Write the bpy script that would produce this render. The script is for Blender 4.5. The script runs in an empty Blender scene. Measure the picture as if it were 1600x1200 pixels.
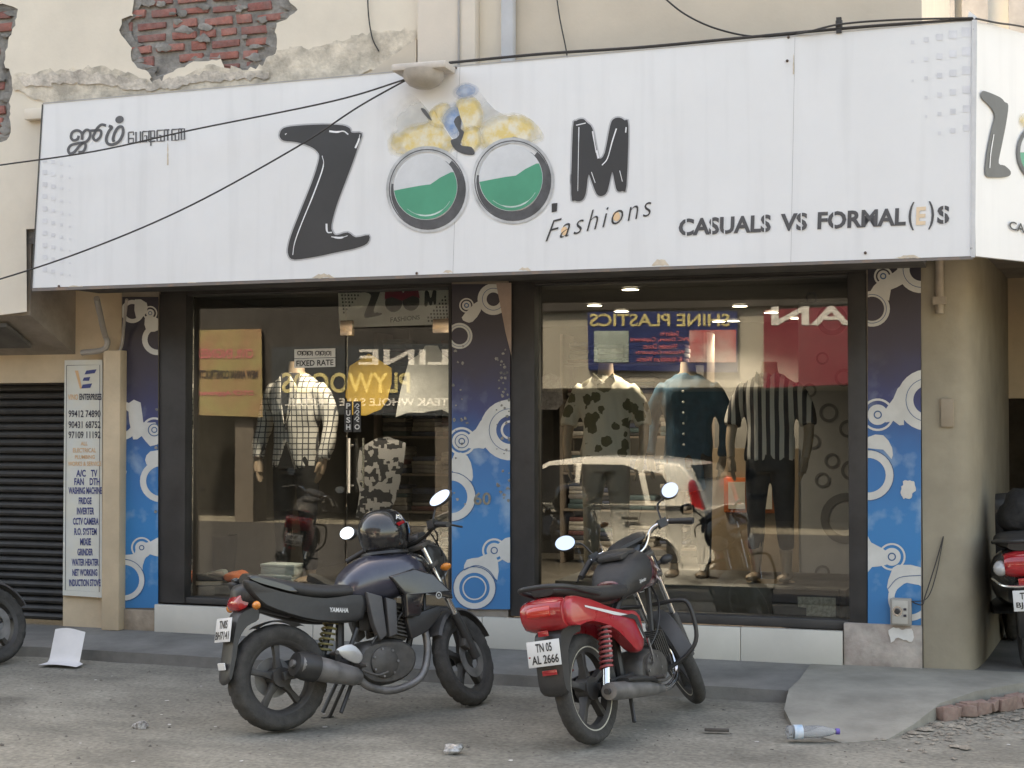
import bpy, math, random
from mathutils import Vector, Matrix, noise
from mathutils.geometry import tessellate_polygon
R = math.radians
random.seed(7)
sc = bpy.context.scene
col = sc.collection

# ---------------------------------------------------------------- camera
PSI, F = R(18), 2311.1
PIT = math.atan(60 / F)
CAM = Vector((10.2 * math.sin(PSI), -10.2 * math.cos(PSI), 1.65))
cd = bpy.data.cameras.new('camera'); cd.sensor_width = 36; cd.lens = 36 * F / 1600
cd.clip_start = .05; cd.clip_end = 2000
cam = bpy.data.objects.new('camera', cd); col.objects.link(cam)
cam.location = CAM; cam.rotation_euler = (R(90) + PIT, 0, PSI)
sc.camera = cam
# ---------------------------------------------------------------- light
SUN_EL, SUN_AZ = R(57), R(-24)          # the sun stands behind the shop, which lies in its own shade
w = bpy.data.worlds.new('World'); sc.world = w; w.use_nodes = True
nt = w.node_tree; bg = nt.nodes['Background']
sky = nt.nodes.new('ShaderNodeTexSky'); sky.sky_type = 'NISHITA'; sky.sun_disc = False
sky.sun_elevation = SUN_EL; sky.sun_rotation = SUN_AZ; sky.dust_density = 3.5; sky.air_density = 1.2; sky.ozone_density = .6
nt.links.new(sky.outputs[0], bg.inputs[0]); bg.inputs[1].default_value = .15
sd = bpy.data.lights.new('sun', 'SUN'); sd.energy = 4.0; sd.angle = R(.6); sd.color = (1, .95, .87)
sun = bpy.data.objects.new('sun', sd); col.objects.link(sun)
sdir = Vector((math.sin(SUN_AZ) * math.cos(SUN_EL), math.cos(SUN_AZ) * math.cos(SUN_EL), math.sin(SUN_EL)))
sun.rotation_euler = sdir.to_track_quat('Z', 'Y').to_euler()
sun.location = (0, 10, 20)
sc.view_settings.view_transform = 'Standard'; sc.view_settings.look = 'None'
sc.view_settings.gamma = 1; sc.view_settings.use_curve_mapping = False
sc.view_settings.exposure = 2.2
sc.view_settings.use_white_balance = True; sc.view_settings.white_balance_temperature = 8700; sc.view_settings.white_balance_tint = 12
sc.cycles.use_denoising = True
sc.cycles.max_bounces = 10; sc.cycles.transparent_max_bounces = 24
sc.cycles.caustics_reflective = False; sc.cycles.caustics_refractive = False
sc.cycles.sample_clamp_indirect = 4

# ---------------------------------------------------------------- where things stand
FW = Vector((-math.sin(PSI) * math.cos(PIT), math.cos(PSI) * math.cos(PIT), math.sin(PIT)))
RT = Vector((math.cos(PSI), math.sin(PSI), 0)); UP = RT.cross(FW)
def ray(px, py): return FW + RT * ((px - 800) / F) + UP * ((600 - py) / F)
def W(px, py, Y=0.):
    d = ray(px, py); return CAM + d * ((Y - CAM.y) / d.y)
def G(px, py, z=0.):
    d = ray(px, py); return CAM + d * ((z - CAM.z) / d.z)
class Plane:
    "a real plane in the place (point, normal towards the street)"
    def __init__(s, p, n): s.p = Vector(p); s.n = Vector(n).normalized()
    def __call__(s, px, py, off=0.):
        d = ray(px, py); return CAM + d * (((s.p + s.n * off - CAM).dot(s.n)) / d.dot(s.n))
class Opposite(Plane):
    "a facade across the street, laid out from what the window glass mirrors of it"
    def __init__(s, Y): s.Y = Y; s.n = Vector((0, 1, 0))
    def __call__(s, px, py, off=0.):
        v = W(px, py, 2 * YG - (s.Y + off)); return Vector((v.x, s.Y + off, v.z))
YG = .10
FAC = lambda Y: Plane((0, Y, 0), (0, -1, 0))

# ---------------------------------------------------------------- materials
MATS = {}
def mat(name, c, rough=.6, metal=0., var=.12, scale=6., bump=0., bscale=60., c2=None, lo=.35, hi=.68, coat=0., spec=.5, dust=0., dustc=(.30, .27, .23), coord='Object', emit=None):
    if name in MATS: return MATS[name]
    m = bpy.data.materials.new(name); m.use_nodes = True; MATS[name] = m
    t = m.node_tree; N = t.nodes.new; L = t.links.new; b = t.nodes['Principled BSDF']
    b.inputs['Roughness'].default_value = rough; b.inputs['Metallic'].default_value = metal
    b.inputs['Coat Weight'].default_value = coat; b.inputs['Specular IOR Level'].default_value = spec
    tc = N('ShaderNodeTexCoord')
    no = N('ShaderNodeTexNoise'); no.inputs['Scale'].default_value = scale; no.inputs['Detail'].default_value = 8; no.inputs['Roughness'].default_value = .62
    L(tc.outputs[coord], no.inputs['Vector'])
    rp = N('ShaderNodeValToRGB'); rp.color_ramp.elements[0].position = lo; rp.color_ramp.elements[1].position = hi
    c = tuple(c)
    e0 = tuple(max(0, x * (1 - var)) for x in c); e1 = tuple(c2) if c2 else tuple(min(1, x * (1 + var)) for x in c)
    rp.color_ramp.elements[0].color = (*(c if c2 else e0), 1); rp.color_ramp.elements[1].color = (*e1, 1)
    L(no.outputs[0], rp.inputs[0]); out = rp.outputs[0]
    if dust:
        n2 = N('ShaderNodeTexNoise'); n2.inputs['Scale'].default_value = scale * .7 + 3; n2.inputs['Detail'].default_value = 10; n2.inputs['Roughness'].default_value = .7
        L(tc.outputs[coord], n2.inputs['Vector'])
        mr = N('ShaderNodeMapRange'); mr.inputs[1].default_value = .38; mr.inputs[2].default_value = .75; mr.inputs[3].default_value = dust * .25; mr.inputs[4].default_value = dust
        L(n2.outputs[0], mr.inputs[0])
        mx = N('ShaderNodeMix'); mx.data_type = 'RGBA'; mx.inputs[7].default_value = (*dustc, 1)
        L(mr.outputs[0], mx.inputs[0]); L(out, mx.inputs[6]); out = mx.outputs[2]
        ra = N('ShaderNodeMath'); ra.operation = 'MULTIPLY_ADD'; ra.inputs[1].default_value = .8; ra.inputs[2].default_value = rough; ra.use_clamp = True
        L(mr.outputs[0], ra.inputs[0]); L(ra.outputs[0], b.inputs['Roughness'])
    L(out, b.inputs['Base Color'])
    if bump:
        bn = N('ShaderNodeTexNoise'); bn.inputs['Scale'].default_value = bscale; bn.inputs['Detail'].default_value = 6
        L(tc.outputs[coord], bn.inputs['Vector'])
        bp = N('ShaderNodeBump'); bp.inputs['Strength'].default_value = bump; bp.inputs['Distance'].default_value = .01
        L(bn.outputs[0], bp.inputs['Height']); L(bp.outputs[0], b.inputs['Normal'])
    if emit:
        b.inputs['Emission Color'].default_value = (*emit[:3], 1); b.inputs['Emission Strength'].default_value = emit[3]
    return m
def nodes_of(m): return m.node_tree, m.node_tree.nodes.new, m.node_tree.links.new, m.node_tree.nodes['Principled BSDF']
def glass_mat(name, tint, ior):
    m = bpy.data.materials.new(name); m.use_nodes = True; t = m.node_tree; N = t.nodes.new; L = t.links.new
    t.nodes.remove(t.nodes['Principled BSDF']); o = t.nodes['Material Output']
    tr = N('ShaderNodeBsdfTransparent'); tr.inputs[0].default_value = (*tint, 1)
    gl = N('ShaderNodeBsdfGlossy'); gl.inputs['Roughness'].default_value = 0.0; gl.inputs[0].default_value = (1, 1, 1, 1)
    fr = N('ShaderNodeFresnel'); fr.inputs[0].default_value = ior
    mx = N('ShaderNodeMixShader'); L(fr.outputs[0], mx.inputs[0]); L(tr.outputs[0], mx.inputs[1]); L(gl.outputs[0], mx.inputs[2]); L(mx.outputs[0], o.inputs[0])
    return m

# ---------------------------------------------------------------- mesh builder
def wloc(o):
    v = Vector((0, 0, 0))
    while o: v = v + Vector(o.location); o = o.parent
    return v
def empty(name, loc=(0, 0, 0), rot=(0, 0, 0)):
    o = bpy.data.objects.new(name, None); col.objects.link(o); o.location = loc; o.rotation_euler = rot; o.empty_display_size = .1; return o
def tag(o, label=None, cat=None, group=None, kind=None):
    for k, v in (('label', label), ('category', cat), ('group', group), ('kind', kind)):
        if v: o[k] = v
    return o
def smooth_closed(p, k=4):
    "catmull-rom through a closed outline"
    n = len(p); out = []
    for i in range(n):
        a, b, c, d = (Vector(p[(i + j) % n]) for j in (-1, 0, 1, 2))
        for s in range(k):
            t = s / k
            out.append(tuple(.5 * ((2 * b) + (c - a) * t + (2 * a - 5 * b + 4 * c - d) * t * t + (3 * b - a - 3 * c + d) * t ** 3)))
    return out
def smooth_open(p, k=6):
    p = [Vector(x) for x in p]; q = [2 * p[0] - p[1]] + p + [2 * p[-1] - p[-2]]; out = []
    for i in range(1, len(q) - 2):
        a, b, c, d = q[i - 1:i + 3]
        for s in range(k):
            t = s / k
            out.append(.5 * ((2 * b) + (c - a) * t + (2 * a - 5 * b + 4 * c - d) * t * t + (3 * b - a - 3 * c + d) * t ** 3))
    return out + [p[-1]]
class MB:
    def __init__(s): s.v = []; s.f = []; s.fn = None
    def add(s, vs, fs):
        o = len(s.v); s.v += [Vector(x) for x in vs]; s.f += [tuple(i + o for i in f) for f in fs]; return s
    def box(s, c, d, rz=0, m=None, taper=1.):
        c = Vector(c); hx, hy, hz = d[0] / 2, d[1] / 2, d[2] / 2
        vs = []
        for z in (-1, 1):
            k = taper if z > 0 else 1
            for x, y in ((-1, -1), (1, -1), (1, 1), (-1, 1)): vs.append(Vector((x * hx * k, y * hy * k, z * hz)))
        M4 = Matrix.Rotation(rz, 3, 'Z') if m is None else m
        return s.add([c + M4 @ q for q in vs], [(3, 2, 1, 0), (4, 5, 6, 7), (0, 1, 5, 4), (1, 2, 6, 5), (2, 3, 7, 6), (3, 0, 4, 7)])
    def bb(s, x0, x1, y0, y1, z0, z1): return s.box(((x0 + x1) / 2, (y0 + y1) / 2, (z0 + z1) / 2), (x1 - x0, y1 - y0, z1 - z0))
    def tube(s, pts, r, n=8, cap=True, flat=1.):
        pts = [Vector(p) for p in pts]; k = len(pts)
        rs = r if isinstance(r, (list, tuple)) else [r] * k
        vs = []; fs = []; prev = None
        for i, p in enumerate(pts):
            t = (pts[min(i + 1, k - 1)] - pts[max(i - 1, 0)])
            t = t.normalized() if t.length > 1e-9 else Vector((0, 0, 1))
            if prev is None: a = t.orthogonal().normalized()
            else:
                a = prev - t * prev.dot(t)
                a = a.normalized() if a.length > 1e-6 else t.orthogonal().normalized()
            prev = a; b = t.cross(a)
            for j in range(n):
                q = 2 * math.pi * j / n; vs.append(p + (a * math.cos(q) + b * math.sin(q) * flat) * rs[i])
        for i in range(k - 1):
            for j in range(n): fs.append((i * n + j, i * n + (j + 1) % n, (i + 1) * n + (j + 1) % n, (i + 1) * n + j))
        if cap: fs += [tuple(reversed(range(n))), tuple(range((k - 1) * n, k * n))]
        return s.add(vs, fs)
    def loft(s, rings, cap=True):
        n = len(rings[0]); vs = [p for r in rings for p in r]; fs = []
        for i in range(len(rings) - 1):
            for j in range(n): fs.append((i * n + j, i * n + (j + 1) % n, (i + 1) * n + (j + 1) % n, (i + 1) * n + j))
        if cap: fs += [tuple(reversed(range(n))), tuple(range((len(rings) - 1) * n, len(rings) * n))]
        return s.add(vs, fs)
    def lathe(s, prof, c=(0, 0, 0), axis='Z', n=24, a0=0, a1=2 * math.pi, m=None):
        c = Vector(c); vs = []; fs = []; full = abs(a1 - a0 - 2 * math.pi) < 1e-6; cols = n if full else n + 1
        for r, h in prof:
            for j in range(cols):
                q = a0 + (a1 - a0) * j / n
                if axis == 'Z': p = Vector((r * math.cos(q), r * math.sin(q), h))
                elif axis == 'Y': p = Vector((r * math.cos(q), h, r * math.sin(q)))
                else: p = Vector((h, r * math.cos(q), r * math.sin(q)))
                vs.append(c + (m @ p if m else p))
        for i in range(len(prof) - 1):
            for j in range(n): fs.append((i * cols + j, i * cols + (j + 1) % cols, (i + 1) * cols + (j + 1) % cols, (i + 1) * cols + j))
        return s.add(vs, fs)
    def sphere(s, c, r, n=16, m=None):
        r = r if isinstance(r, (list, tuple)) else (r, r, r); c = Vector(c); vs = []; fs = []; h = n // 2
        for i in range(h + 1):
            a = math.pi * i / h
            for j in range(n):
                q = 2 * math.pi * j / n; p = Vector((r[0] * math.sin(a) * math.cos(q), r[1] * math.sin(a) * math.sin(q), r[2] * math.cos(a)))
                vs.append(c + (m @ p if m else p))
        for i in range(h):
            for j in range(n): fs.append((i * n + j, (i + 1) * n + j, (i + 1) * n + (j + 1) % n, i * n + (j + 1) % n))
        return s.add(vs, fs)
    def prism(s, loops, pf, pb):
        "flat shape (outer loop, holes) given as point lists; pf/pb map a loop point to its front/back 3D point"
        tri = tessellate_polygon([[Vector((p[0], p[1], 0)) for p in l] for l in loops]); flat = [p for l in loops for p in l]; n = len(flat)
        vs = [pf(*p) for p in flat]; fs = [tuple(t) for t in tri]
        if pb:
            vs += [pb(*p) for p in flat]; fs += [tuple(i + n for i in reversed(t)) for t in tri]; o = 0
            for l in loops:
                k = len(l)
                for i in range(k): fs.append((o + i, o + (i + 1) % k, n + o + (i + 1) % k, n + o + i))
                o += k
        return s.add(vs, fs)
    def pillow(s, outline, y, wd, inset=.12, steps=3, sub=3, centre=None, pull=None):
        "rounded panel: closed (x,z) outline, centred at y, half width wd"
        o = smooth_closed(outline, sub) if sub > 1 else [tuple(p) for p in outline]
        cx = sum(p[0] for p in o) / len(o) if centre is None else centre[0]; cz = sum(p[1] for p in o) / len(o) if centre is None else centre[1]
        rings = []
        for k in range(-steps, steps + 1):
            a = k / steps * math.pi / 2 * .92; sc_ = 1 - inset * (1 - math.cos(a)) / (1 - math.cos(math.pi / 2 * .92)); yy = y + wd * math.sin(a) / math.sin(math.pi / 2 * .92)
            rings.append([Vector((cx + (p[0] - cx) * sc_, yy, cz + (p[1] - cz) * sc_)) for p in o])
        n = len(o); vs = [p for r in rings for p in r]; fs = []
        for i in range(len(rings) - 1):
            for j in range(n): fs.append((i * n + j, i * n + (j + 1) % n, (i + 1) * n + (j + 1) % n, (i + 1) * n + j))
        tri = tessellate_polygon([[Vector((p[0], p[1], 0)) for p in o]])
        for t in tri:
            fs.append(tuple(reversed(t))); fs.append(tuple(i + (len(rings) - 1) * n for i in t))
        return s.add(vs, fs)
    def xf(s, fn): s.v = [fn(p) for p in s.v]; return s
    def build(s, name, m, parent=None, local=False, origin=None, ang=38, bevel=0, smooth=True, remesh=0, subd=0):
        "local: vertices are already in the parent's frame; else they are world points"
        if parent is not None and not local:
            w0 = wloc(parent); vs = [p - w0 for p in s.v]; loc = Vector((0, 0, 0))
        elif parent is not None: vs = s.v; loc = Vector((0, 0, 0))
        else:
            if origin is None:
                xs = [p.x for p in s.v]; ys = [p.y for p in s.v]; zs = [p.z for p in s.v]
                loc = Vector(((min(xs) + max(xs)) / 2, (min(ys) + max(ys)) / 2, min(zs)))
            else: loc = Vector(origin)
            vs = [p - loc for p in s.v]
        if parent is not None and not local and len(vs) > 0 and origin == 'c':
            c = sum(vs, Vector()) / len(vs); vs = [p - c for p in vs]; loc = c
        me = bpy.data.meshes.new(name); me.from_pydata([tuple(p) for p in vs], [], s.f); me.validate(); me.update()
        import bmesh
        bm = bmesh.new(); bm.from_mesh(me); bmesh.ops.recalc_face_normals(bm, faces=bm.faces)
        if bevel: 
            es = [e for e in bm.edges if len(e.link_faces) == 2 and e.calc_face_angle(0) > R(40)]
            bmesh.ops.bevel(bm, geom=es, offset=bevel, segments=2, affect='EDGES', profile=.5, clamp_overlap=True)
        bm.to_mesh(me); bm.free()
        if remesh or subd:
            t = bpy.data.objects.new('t', me); col.objects.link(t)
            if remesh:
                q = t.modifiers.new('r', 'REMESH'); q.mode = 'VOXEL'; q.voxel_size = remesh
                q = t.modifiers.new('s', 'SMOOTH'); q.factor = .5; q.iterations = 4
            if subd: q = t.modifiers.new('d', 'SUBSURF'); q.levels = subd
            dg = bpy.context.evaluated_depsgraph_get(); me2 = bpy.data.meshes.new_from_object(t.evaluated_get(dg)); bpy.data.objects.remove(t); me = me2; me.name = name
        if smooth:
            me.shade_smooth()
            if not remesh: me.set_sharp_from_angle(angle=R(ang))
        me.materials.append(m)
        o = bpy.data.objects.new(name, me); col.objects.link(o); o.location = loc
        if parent is not None: o.parent = parent
        return o
# ---------------------------------------------------------------- flat print
_tx = {}
def text2d(body, bold=0., shear=0., space=1.):
    key = (body, bold, shear, space)
    if key not in _tx:
        c = bpy.data.curves.new('t', 'FONT'); c.body = body; c.size = 1; c.offset = bold; c.shear = shear; c.space_character = space; c.resolution_u = 3
        o = bpy.data.objects.new('t', c); me = o.to_mesh()
        vs = [(v.co.x, v.co.y) for v in me.vertices]; fs = [tuple(p.vertices) for p in me.polygons]
        o.to_mesh_clear(); bpy.data.objects.remove(o); bpy.data.curves.remove(c)
        if not vs: vs, fs = [(0, 0), (1, 0), (1, 1)], []
        x0 = min(p[0] for p in vs); x1 = max(p[0] for p in vs); y0 = min(p[1] for p in vs); y1 = max(p[1] for p in vs)
        _tx[key] = ([((p[0] - x0) / max(x1 - x0, 1e-6), (p[1] - y0) / max(y1 - y0, 1e-6)) for p in vs], fs)
    return _tx[key]
def quad_map(q):
    "q = tl, tr, br, bl"
    tl, tr, br, bl = (Vector((a, b)) for a, b in q)
    def f(u, v): 
        a = bl.lerp(br, u); b = tl.lerp(tr, u); r = a.lerp(b, v); return r.x, r.y
    return f
def rectq(x0, y0, x1, y1): return ((x0, y0), (x1, y0), (x1, y1), (x0, y1))
class Print:
    "flat shapes on a plane; points are looked up on the plane"
    def __init__(s, plane, off=.003, clip=None): s.P = plane; s.off = off; s.mb = MB(); s.clip = clip
    def poly(s, pts, holes=(), inner=False):
        if not inner: s.off += 3e-5
        if s.clip and not holes:
            x0, y0, x1, y1 = s.clip
            for ax, lim, sg in ((0, x0, 1), (0, x1, -1), (1, y0, 1), (1, y1, -1)):
                o = []
                for i in range(len(pts)):
                    a, b = pts[i - 1], pts[i]; da = (a[ax] - lim) * sg; db = (b[ax] - lim) * sg
                    if (da >= 0) != (db >= 0):
                        t = da / (da - db); o.append((a[0] + (b[0] - a[0]) * t, a[1] + (b[1] - a[1]) * t))
                    if db >= 0: o.append(b)
                pts = o
                if len(pts) < 3: return s
        s.mb.prism([pts] + list(holes), lambda a, b: s.P(a, b, s.off), None); return s
    def ring(s, cx, cy, r0, r1, n=28, ky=1., a0=0, a1=360, tilt=0):
        s.off += 3e-5; ct, st = math.cos(R(tilt)), math.sin(R(tilt))
        def pt(r, q):
            x, y = r * math.cos(q), r * math.sin(q) * ky; return (cx + x * ct - y * st, cy + x * st + y * ct)
        for i in range(n):
            q0 = R(a0 + (a1 - a0) * i / n); q1 = R(a0 + (a1 - a0) * (i + 1) / n)
            s.poly([pt(r1, q0), pt(r1, q1), pt(r0, q1), pt(r0, q0)] if r0 > 0 else [(cx, cy), pt(r1, q0), pt(r1, q1)], inner=True)
        return s
    def stroke(s, pts, wd, k=0):
        pts = [(p[0], p[1]) for p in (smooth_open([(*p, 0) for p in pts], k) if k else pts)]
        ws = wd if isinstance(wd, (list, tuple)) else [wd] * len(pts)
        if len(ws) != len(pts): ws = [ws[min(int(i / max(len(pts) - 1, 1) * (len(ws) - 1) + .5), len(ws) - 1)] for i in range(len(pts))]
        s.off += 3e-5; L_, R_ = [], []
        for i, p in enumerate(pts):
            a = pts[max(i - 1, 0)]; b = pts[min(i + 1, len(pts) - 1)]; dx, dy = b[0] - a[0], b[1] - a[1]; l = math.hypot(dx, dy) or 1
            L_.append((p[0] - dy / l * ws[i] / 2, p[1] + dx / l * ws[i] / 2)); R_.append((p[0] + dy / l * ws[i] / 2, p[1] - dx / l * ws[i] / 2))
        for i in range(len(pts) - 1): s.poly([L_[i], L_[i + 1], R_[i + 1], R_[i]], inner=True)
        return s
    def text(s, body, q, bold=0., shear=0., space=1.):
        vs, fs = text2d(body, bold, shear, space); f = quad_map(q)
        if s.clip:
            for fc in fs: s.poly([f(*vs[i]) for i in fc], inner=True)
        else: s.mb.add([s.P(*f(*p), s.off) for p in vs], fs)
        return s
    def build(s, name, m, parent=None, **k):
        return s.mb.build(name, m, parent, smooth=False, **k)
def local_plane(o, u, v):
    "a print plane in a thing's own frame: a,b -> o + u*a + v*b"
    o, u, v = Vector(o), Vector(u), Vector(v); n = u.cross(v).normalized()
    return lambda a, b, off=0.: o + u * a + v * b + n * off
# ================================================================ the setting
def jag(pts, amp, seg=8, seed=0, closed=True):
    "break an outline up"
    rd = random.Random(seed); out = []; n = len(pts)
    for i in range(n if closed else n - 1):
        a, b = pts[i], pts[(i + 1) % n]; l = math.hypot(b[0] - a[0], b[1] - a[1]); k = max(1, int(l / seg))
        for j in range(k):
            t = j / k; out.append((a[0] + (b[0] - a[0]) * t + (rd.uniform(-amp, amp) if j else 0), a[1] + (b[1] - a[1]) * t + (rd.uniform(-amp, amp) if j else 0)))
    return out
def lines(a, b, step, far):
    l = []; x = a
    while x <= b + 1e-6: l.append(x); x += step
    return [-far, -far / 3, -far / 9, a - 4] + l + [b + 4, far / 9, far / 3, far]
gx = lines(-6, 6, .12, 400); gy = lines(-7, 1, .12, 400)
def gz(x, y):
    t = min(1, max(0, (-4.2 - y) / 2.3)); h = -.29 * t * t * (3 - 2 * t)
    if -7 < x < 7 and -7.5 < y < 1.5: h += .012 * noise.noise(Vector((x * .9, y * .9, 3))) + .006 * noise.noise(Vector((x * 3, y * 3, 1)))
    return h - .004
mb = MB(); n = len(gy)
mb.add([(x, y, gz(x, y)) for x in gx for y in gy], [(i * n + j, (i + 1) * n + j, (i + 1) * n + j + 1, i * n + j + 1) for i in range(len(gx) - 1) for j in range(n - 1)])
m = mat('dusty_ground', (.235, .222, .185), .95, var=.25, scale=1.3, bump=.5, bscale=55)
t, N, L, b = nodes_of(m)   # finer grit and darker worn patches over the dust
tc = N('ShaderNodeTexCoord'); n1 = N('ShaderNodeTexNoise'); n1.inputs['Scale'].default_value = 38; n1.inputs['Detail'].default_value = 9; L(tc.outputs['Object'], n1.inputs['Vector'])
vr = N('ShaderNodeTexVoronoi'); vr.inputs['Scale'].default_value = 26; L(tc.outputs['Object'], vr.inputs['Vector'])
sp = N('ShaderNodeMapRange'); sp.inputs[1].default_value = .04; sp.inputs[2].default_value = .16; sp.inputs[3].default_value = .55; sp.inputs[4].default_value = 1; L(vr.outputs['Distance'], sp.inputs[0])
mr = N('ShaderNodeMapRange'); mr.inputs[1].default_value = .3; mr.inputs[2].default_value = .7; mr.inputs[3].default_value = .72; mr.inputs[4].default_value = 1.22; L(n1.outputs[0], mr.inputs[0])
n3 = N('ShaderNodeTexNoise'); n3.inputs['Scale'].default_value = 5; L(tc.outputs['Object'], n3.inputs['Vector'])
gt = N('ShaderNodeMath'); gt.operation = 'GREATER_THAN'; gt.inputs[1].default_value = .52; L(n3.outputs[0], gt.inputs[0])
sm = N('ShaderNodeMix'); sm.inputs[2].default_value = 1; L(gt.outputs[0], sm.inputs[0]); L(sp.outputs[0], sm.inputs[3])
mu = N('ShaderNodeMath'); mu.operation = 'MULTIPLY'; L(mr.outputs[0], mu.inputs[0]); L(sm.outputs[0], mu.inputs[1])
mpg = N('ShaderNodeMapping'); mpg.inputs['Scale'].default_value = (.8, 2.2, 1); L(tc.outputs['Object'], mpg.inputs[0])
n4 = N('ShaderNodeTexNoise'); n4.inputs['Scale'].default_value = 2.4; n4.inputs['Detail'].default_value = 6; L(mpg.outputs[0], n4.inputs['Vector'])
r4 = N('ShaderNodeMapRange'); r4.inputs[1].default_value = .34; r4.inputs[2].default_value = .66; r4.inputs[3].default_value = .88; r4.inputs[4].default_value = 1.07; L(n4.outputs[0], r4.inputs[0])
n5 = N('ShaderNodeTexNoise'); n5.inputs['Scale'].default_value = 1.1; n5.inputs['Detail'].default_value = 5; L(tc.outputs['Object'], n5.inputs['Vector'])
r5 = N('ShaderNodeMapRange'); r5.inputs[1].default_value = .60; r5.inputs[2].default_value = .68; r5.inputs[3].default_value = 1; r5.inputs[4].default_value = .72; L(n5.outputs[0], r5.inputs[0])
m45 = N('ShaderNodeMath'); m45.operation = 'MULTIPLY'; L(r4.outputs[0], m45.inputs[0]); L(r5.outputs[0], m45.inputs[1])
mu2 = N('ShaderNodeMath'); mu2.operation = 'MULTIPLY'; L(mu.outputs[0], mu2.inputs[0]); L(m45.outputs[0], mu2.inputs[1]); mu = mu2
old = b.inputs['Base Color'].links[0].from_socket
vm = N('ShaderNodeVectorMath'); vm.operation = 'SCALE'; L(old, vm.inputs[0]); L(mu.outputs[0], vm.inputs['Scale']); L(vm.outputs[0], b.inputs['Base Color'])
tag(mb.build('ground', m, origin=(0, 0, 0), ang=80), kind='structure')
xs_ = [-150, -60, -20] + [i * .5 for i in range(-20, 21)] + [20, 60, 150]; ys_ = [-3.72 - i * .25 for i in range(20)] + [-9, -10, -11, -12.2, -14, -15.9]; n = len(ys_)
mb = MB(); mb.add([(x, y + (.05 * noise.noise(Vector((x * 1.3, 0, 0))) if y == -3.72 else 0), gz(x, y) + .012) for x in xs_ for y in ys_], [(i * n + j, (i + 1) * n + j, (i + 1) * n + j + 1, i * n + j + 1) for i in range(len(xs_) - 1) for j in range(n - 1)])
tag(mb.build('road', mat('asphalt', (.042, .042, .044), .9, var=.25, scale=3, bump=.5, bscale=80), origin=(0, 0, 0), ang=80), kind='structure')

conc = mat('concrete', (.19, .183, .168), .9, var=.28, scale=2.2, bump=.35, bscale=45)
# pavement slab in front of the shops, with a broken kerb edge
edge = jag([(-9, -.80), (-2.3, -.80), (1.98, -.86)], .012, .12, 3, closed=False) + [(1.98, -.86), (2.02, -.84)]
out = edge + [(2.06, -.1), (2.06, .02), (-9, .02)]
mb = MB(); mb.prism([out], lambda x, y: Vector((x, y, .1 - (.03 if y < -.75 else 0) + .004 * noise.noise(Vector((x * 2, y * 2, 0))))), lambda x, y: Vector((x, y, -.05)))
tag(mb.build('pavement', conc, origin=(0, 0, 0)), kind='structure')
mb = MB()
A = [(2.03, .02, .104), (2.03, -.62, .10), (2.0, -.9, .085), (2.02, -1.25, .035), (2.12, -1.62, .003), (2.4, -1.85, -.008), (2.62, -1.72, .0), (2.74, -1.42, .03), (2.86, -1.08, .085), (3.05, -.74, .105), (3.28, -.42, .108), (3.6, -.22, .11), (6, -.1, .11), (6, .02, .104)]
zz = {(a[0], a[1]): a[2] for a in A}
mb.prism([[(a[0], a[1]) for a in A]], lambda x, y: Vector((x, y, zz[(x, y)])), lambda x, y: Vector((x, y, -.06)))
tag(mb.build('ramp', mat('ramp_concrete', (.285, .27, .23), .9, var=.22, scale=2.5, bump=.4, bscale=40), origin=(0, 0, 0), smooth=False), kind='structure')
mb = MB(); rd = random.Random(5)
# ================================================================ shop building
shop = empty('shop_building', (0, 0, .1))
tag(shop, 'cream plastered building with bare brick patches over a glass fronted clothes shop', 'building')
UW = FAC(-.60)
cream = mat('cream_plaster', (.76, .68, .565), .88, var=.05, scale=2.2, bump=.12, bscale=30, dust=.12, dustc=(.45, .40, .34))
grey_pl = mat('bare_mortar', (.25, .235, .215), .95, var=.35, scale=9, bump=.9, bscale=38)
tan = mat('tan_plaster', (.62, .49, .34), .88, var=.10, scale=2.5, bump=.15, bscale=40, dust=.2, dustc=(.3, .24, .17))
tan2 = mat('pale_tan_plaster', (.60, .52, .42), .88, var=.06, scale=1.8, bump=.12, bscale=30)
brown = mat('brown_wall', (.34, .30, .225), .88, var=.16, scale=1.6, bump=.2, bscale=30, dust=.25, dustc=(.22, .18, .14))
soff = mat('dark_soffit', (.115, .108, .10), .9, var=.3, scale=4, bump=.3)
shade_pl = mat('shaded_plaster', (.30, .26, .22), .92, var=.25, scale=3, bump=.35, bscale=30)  # plaster darkened to grey, the shade of recessed parts put into its colour
# masonry behind the plaster, then the plaster skin with two fallen patches
xr = W(1440, 30, -.6).x
mb = MB(); mb.bb(-14, xr - .03, -.56, -.1, 2.95, 9.6)
wall = mb.build('upper_wall', grey_pl, shop)
mb = MB(); mb.bb(-14, xr - .05, -.1, 8, 2.75, 9.5); mb.build('upper_storey', cream, shop)  # unseen bulk behind the wall, sized so its shadow covers the street
P1 = [(207, -40), (208, 25), (190, 30), (186, 47), (196, 62), (206, 75), (206, 95), (215, 106), (232, 113), (238, 130), (248, 134), (256, 118), (275, 108), (298, 98), (345, 92), (352, 112), (372, 116), (400, 110), (415, 96), (430, 84), (432, 36), (448, 30), (465, 15), (452, 2), (450, -40)]
P2 = [(-60, 5), (12, 8), (28, 14), (24, 40), (14, 58), (8, 80), (6, 98), (18, 120), (20, 140), (14, 160), (16, 190), (14, 214), (2, 222), (-60, 225)]
outer = [(-420, -900), (798, -900), (798, 170), (95, 172), (95, 356), (41, 358), (42, 487), (-420, 545)]
h1, h2 = jag(P1, 2.6, 6, 1), jag(P2, 2.4, 6, 2)
mb = MB(); mb.prism([outer, h1, h2], lambda a, b: UW(a, b, 0), lambda a, b: UW(a, b, -.042))
mb.build('plaster', cream, shop, smooth=False)
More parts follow.
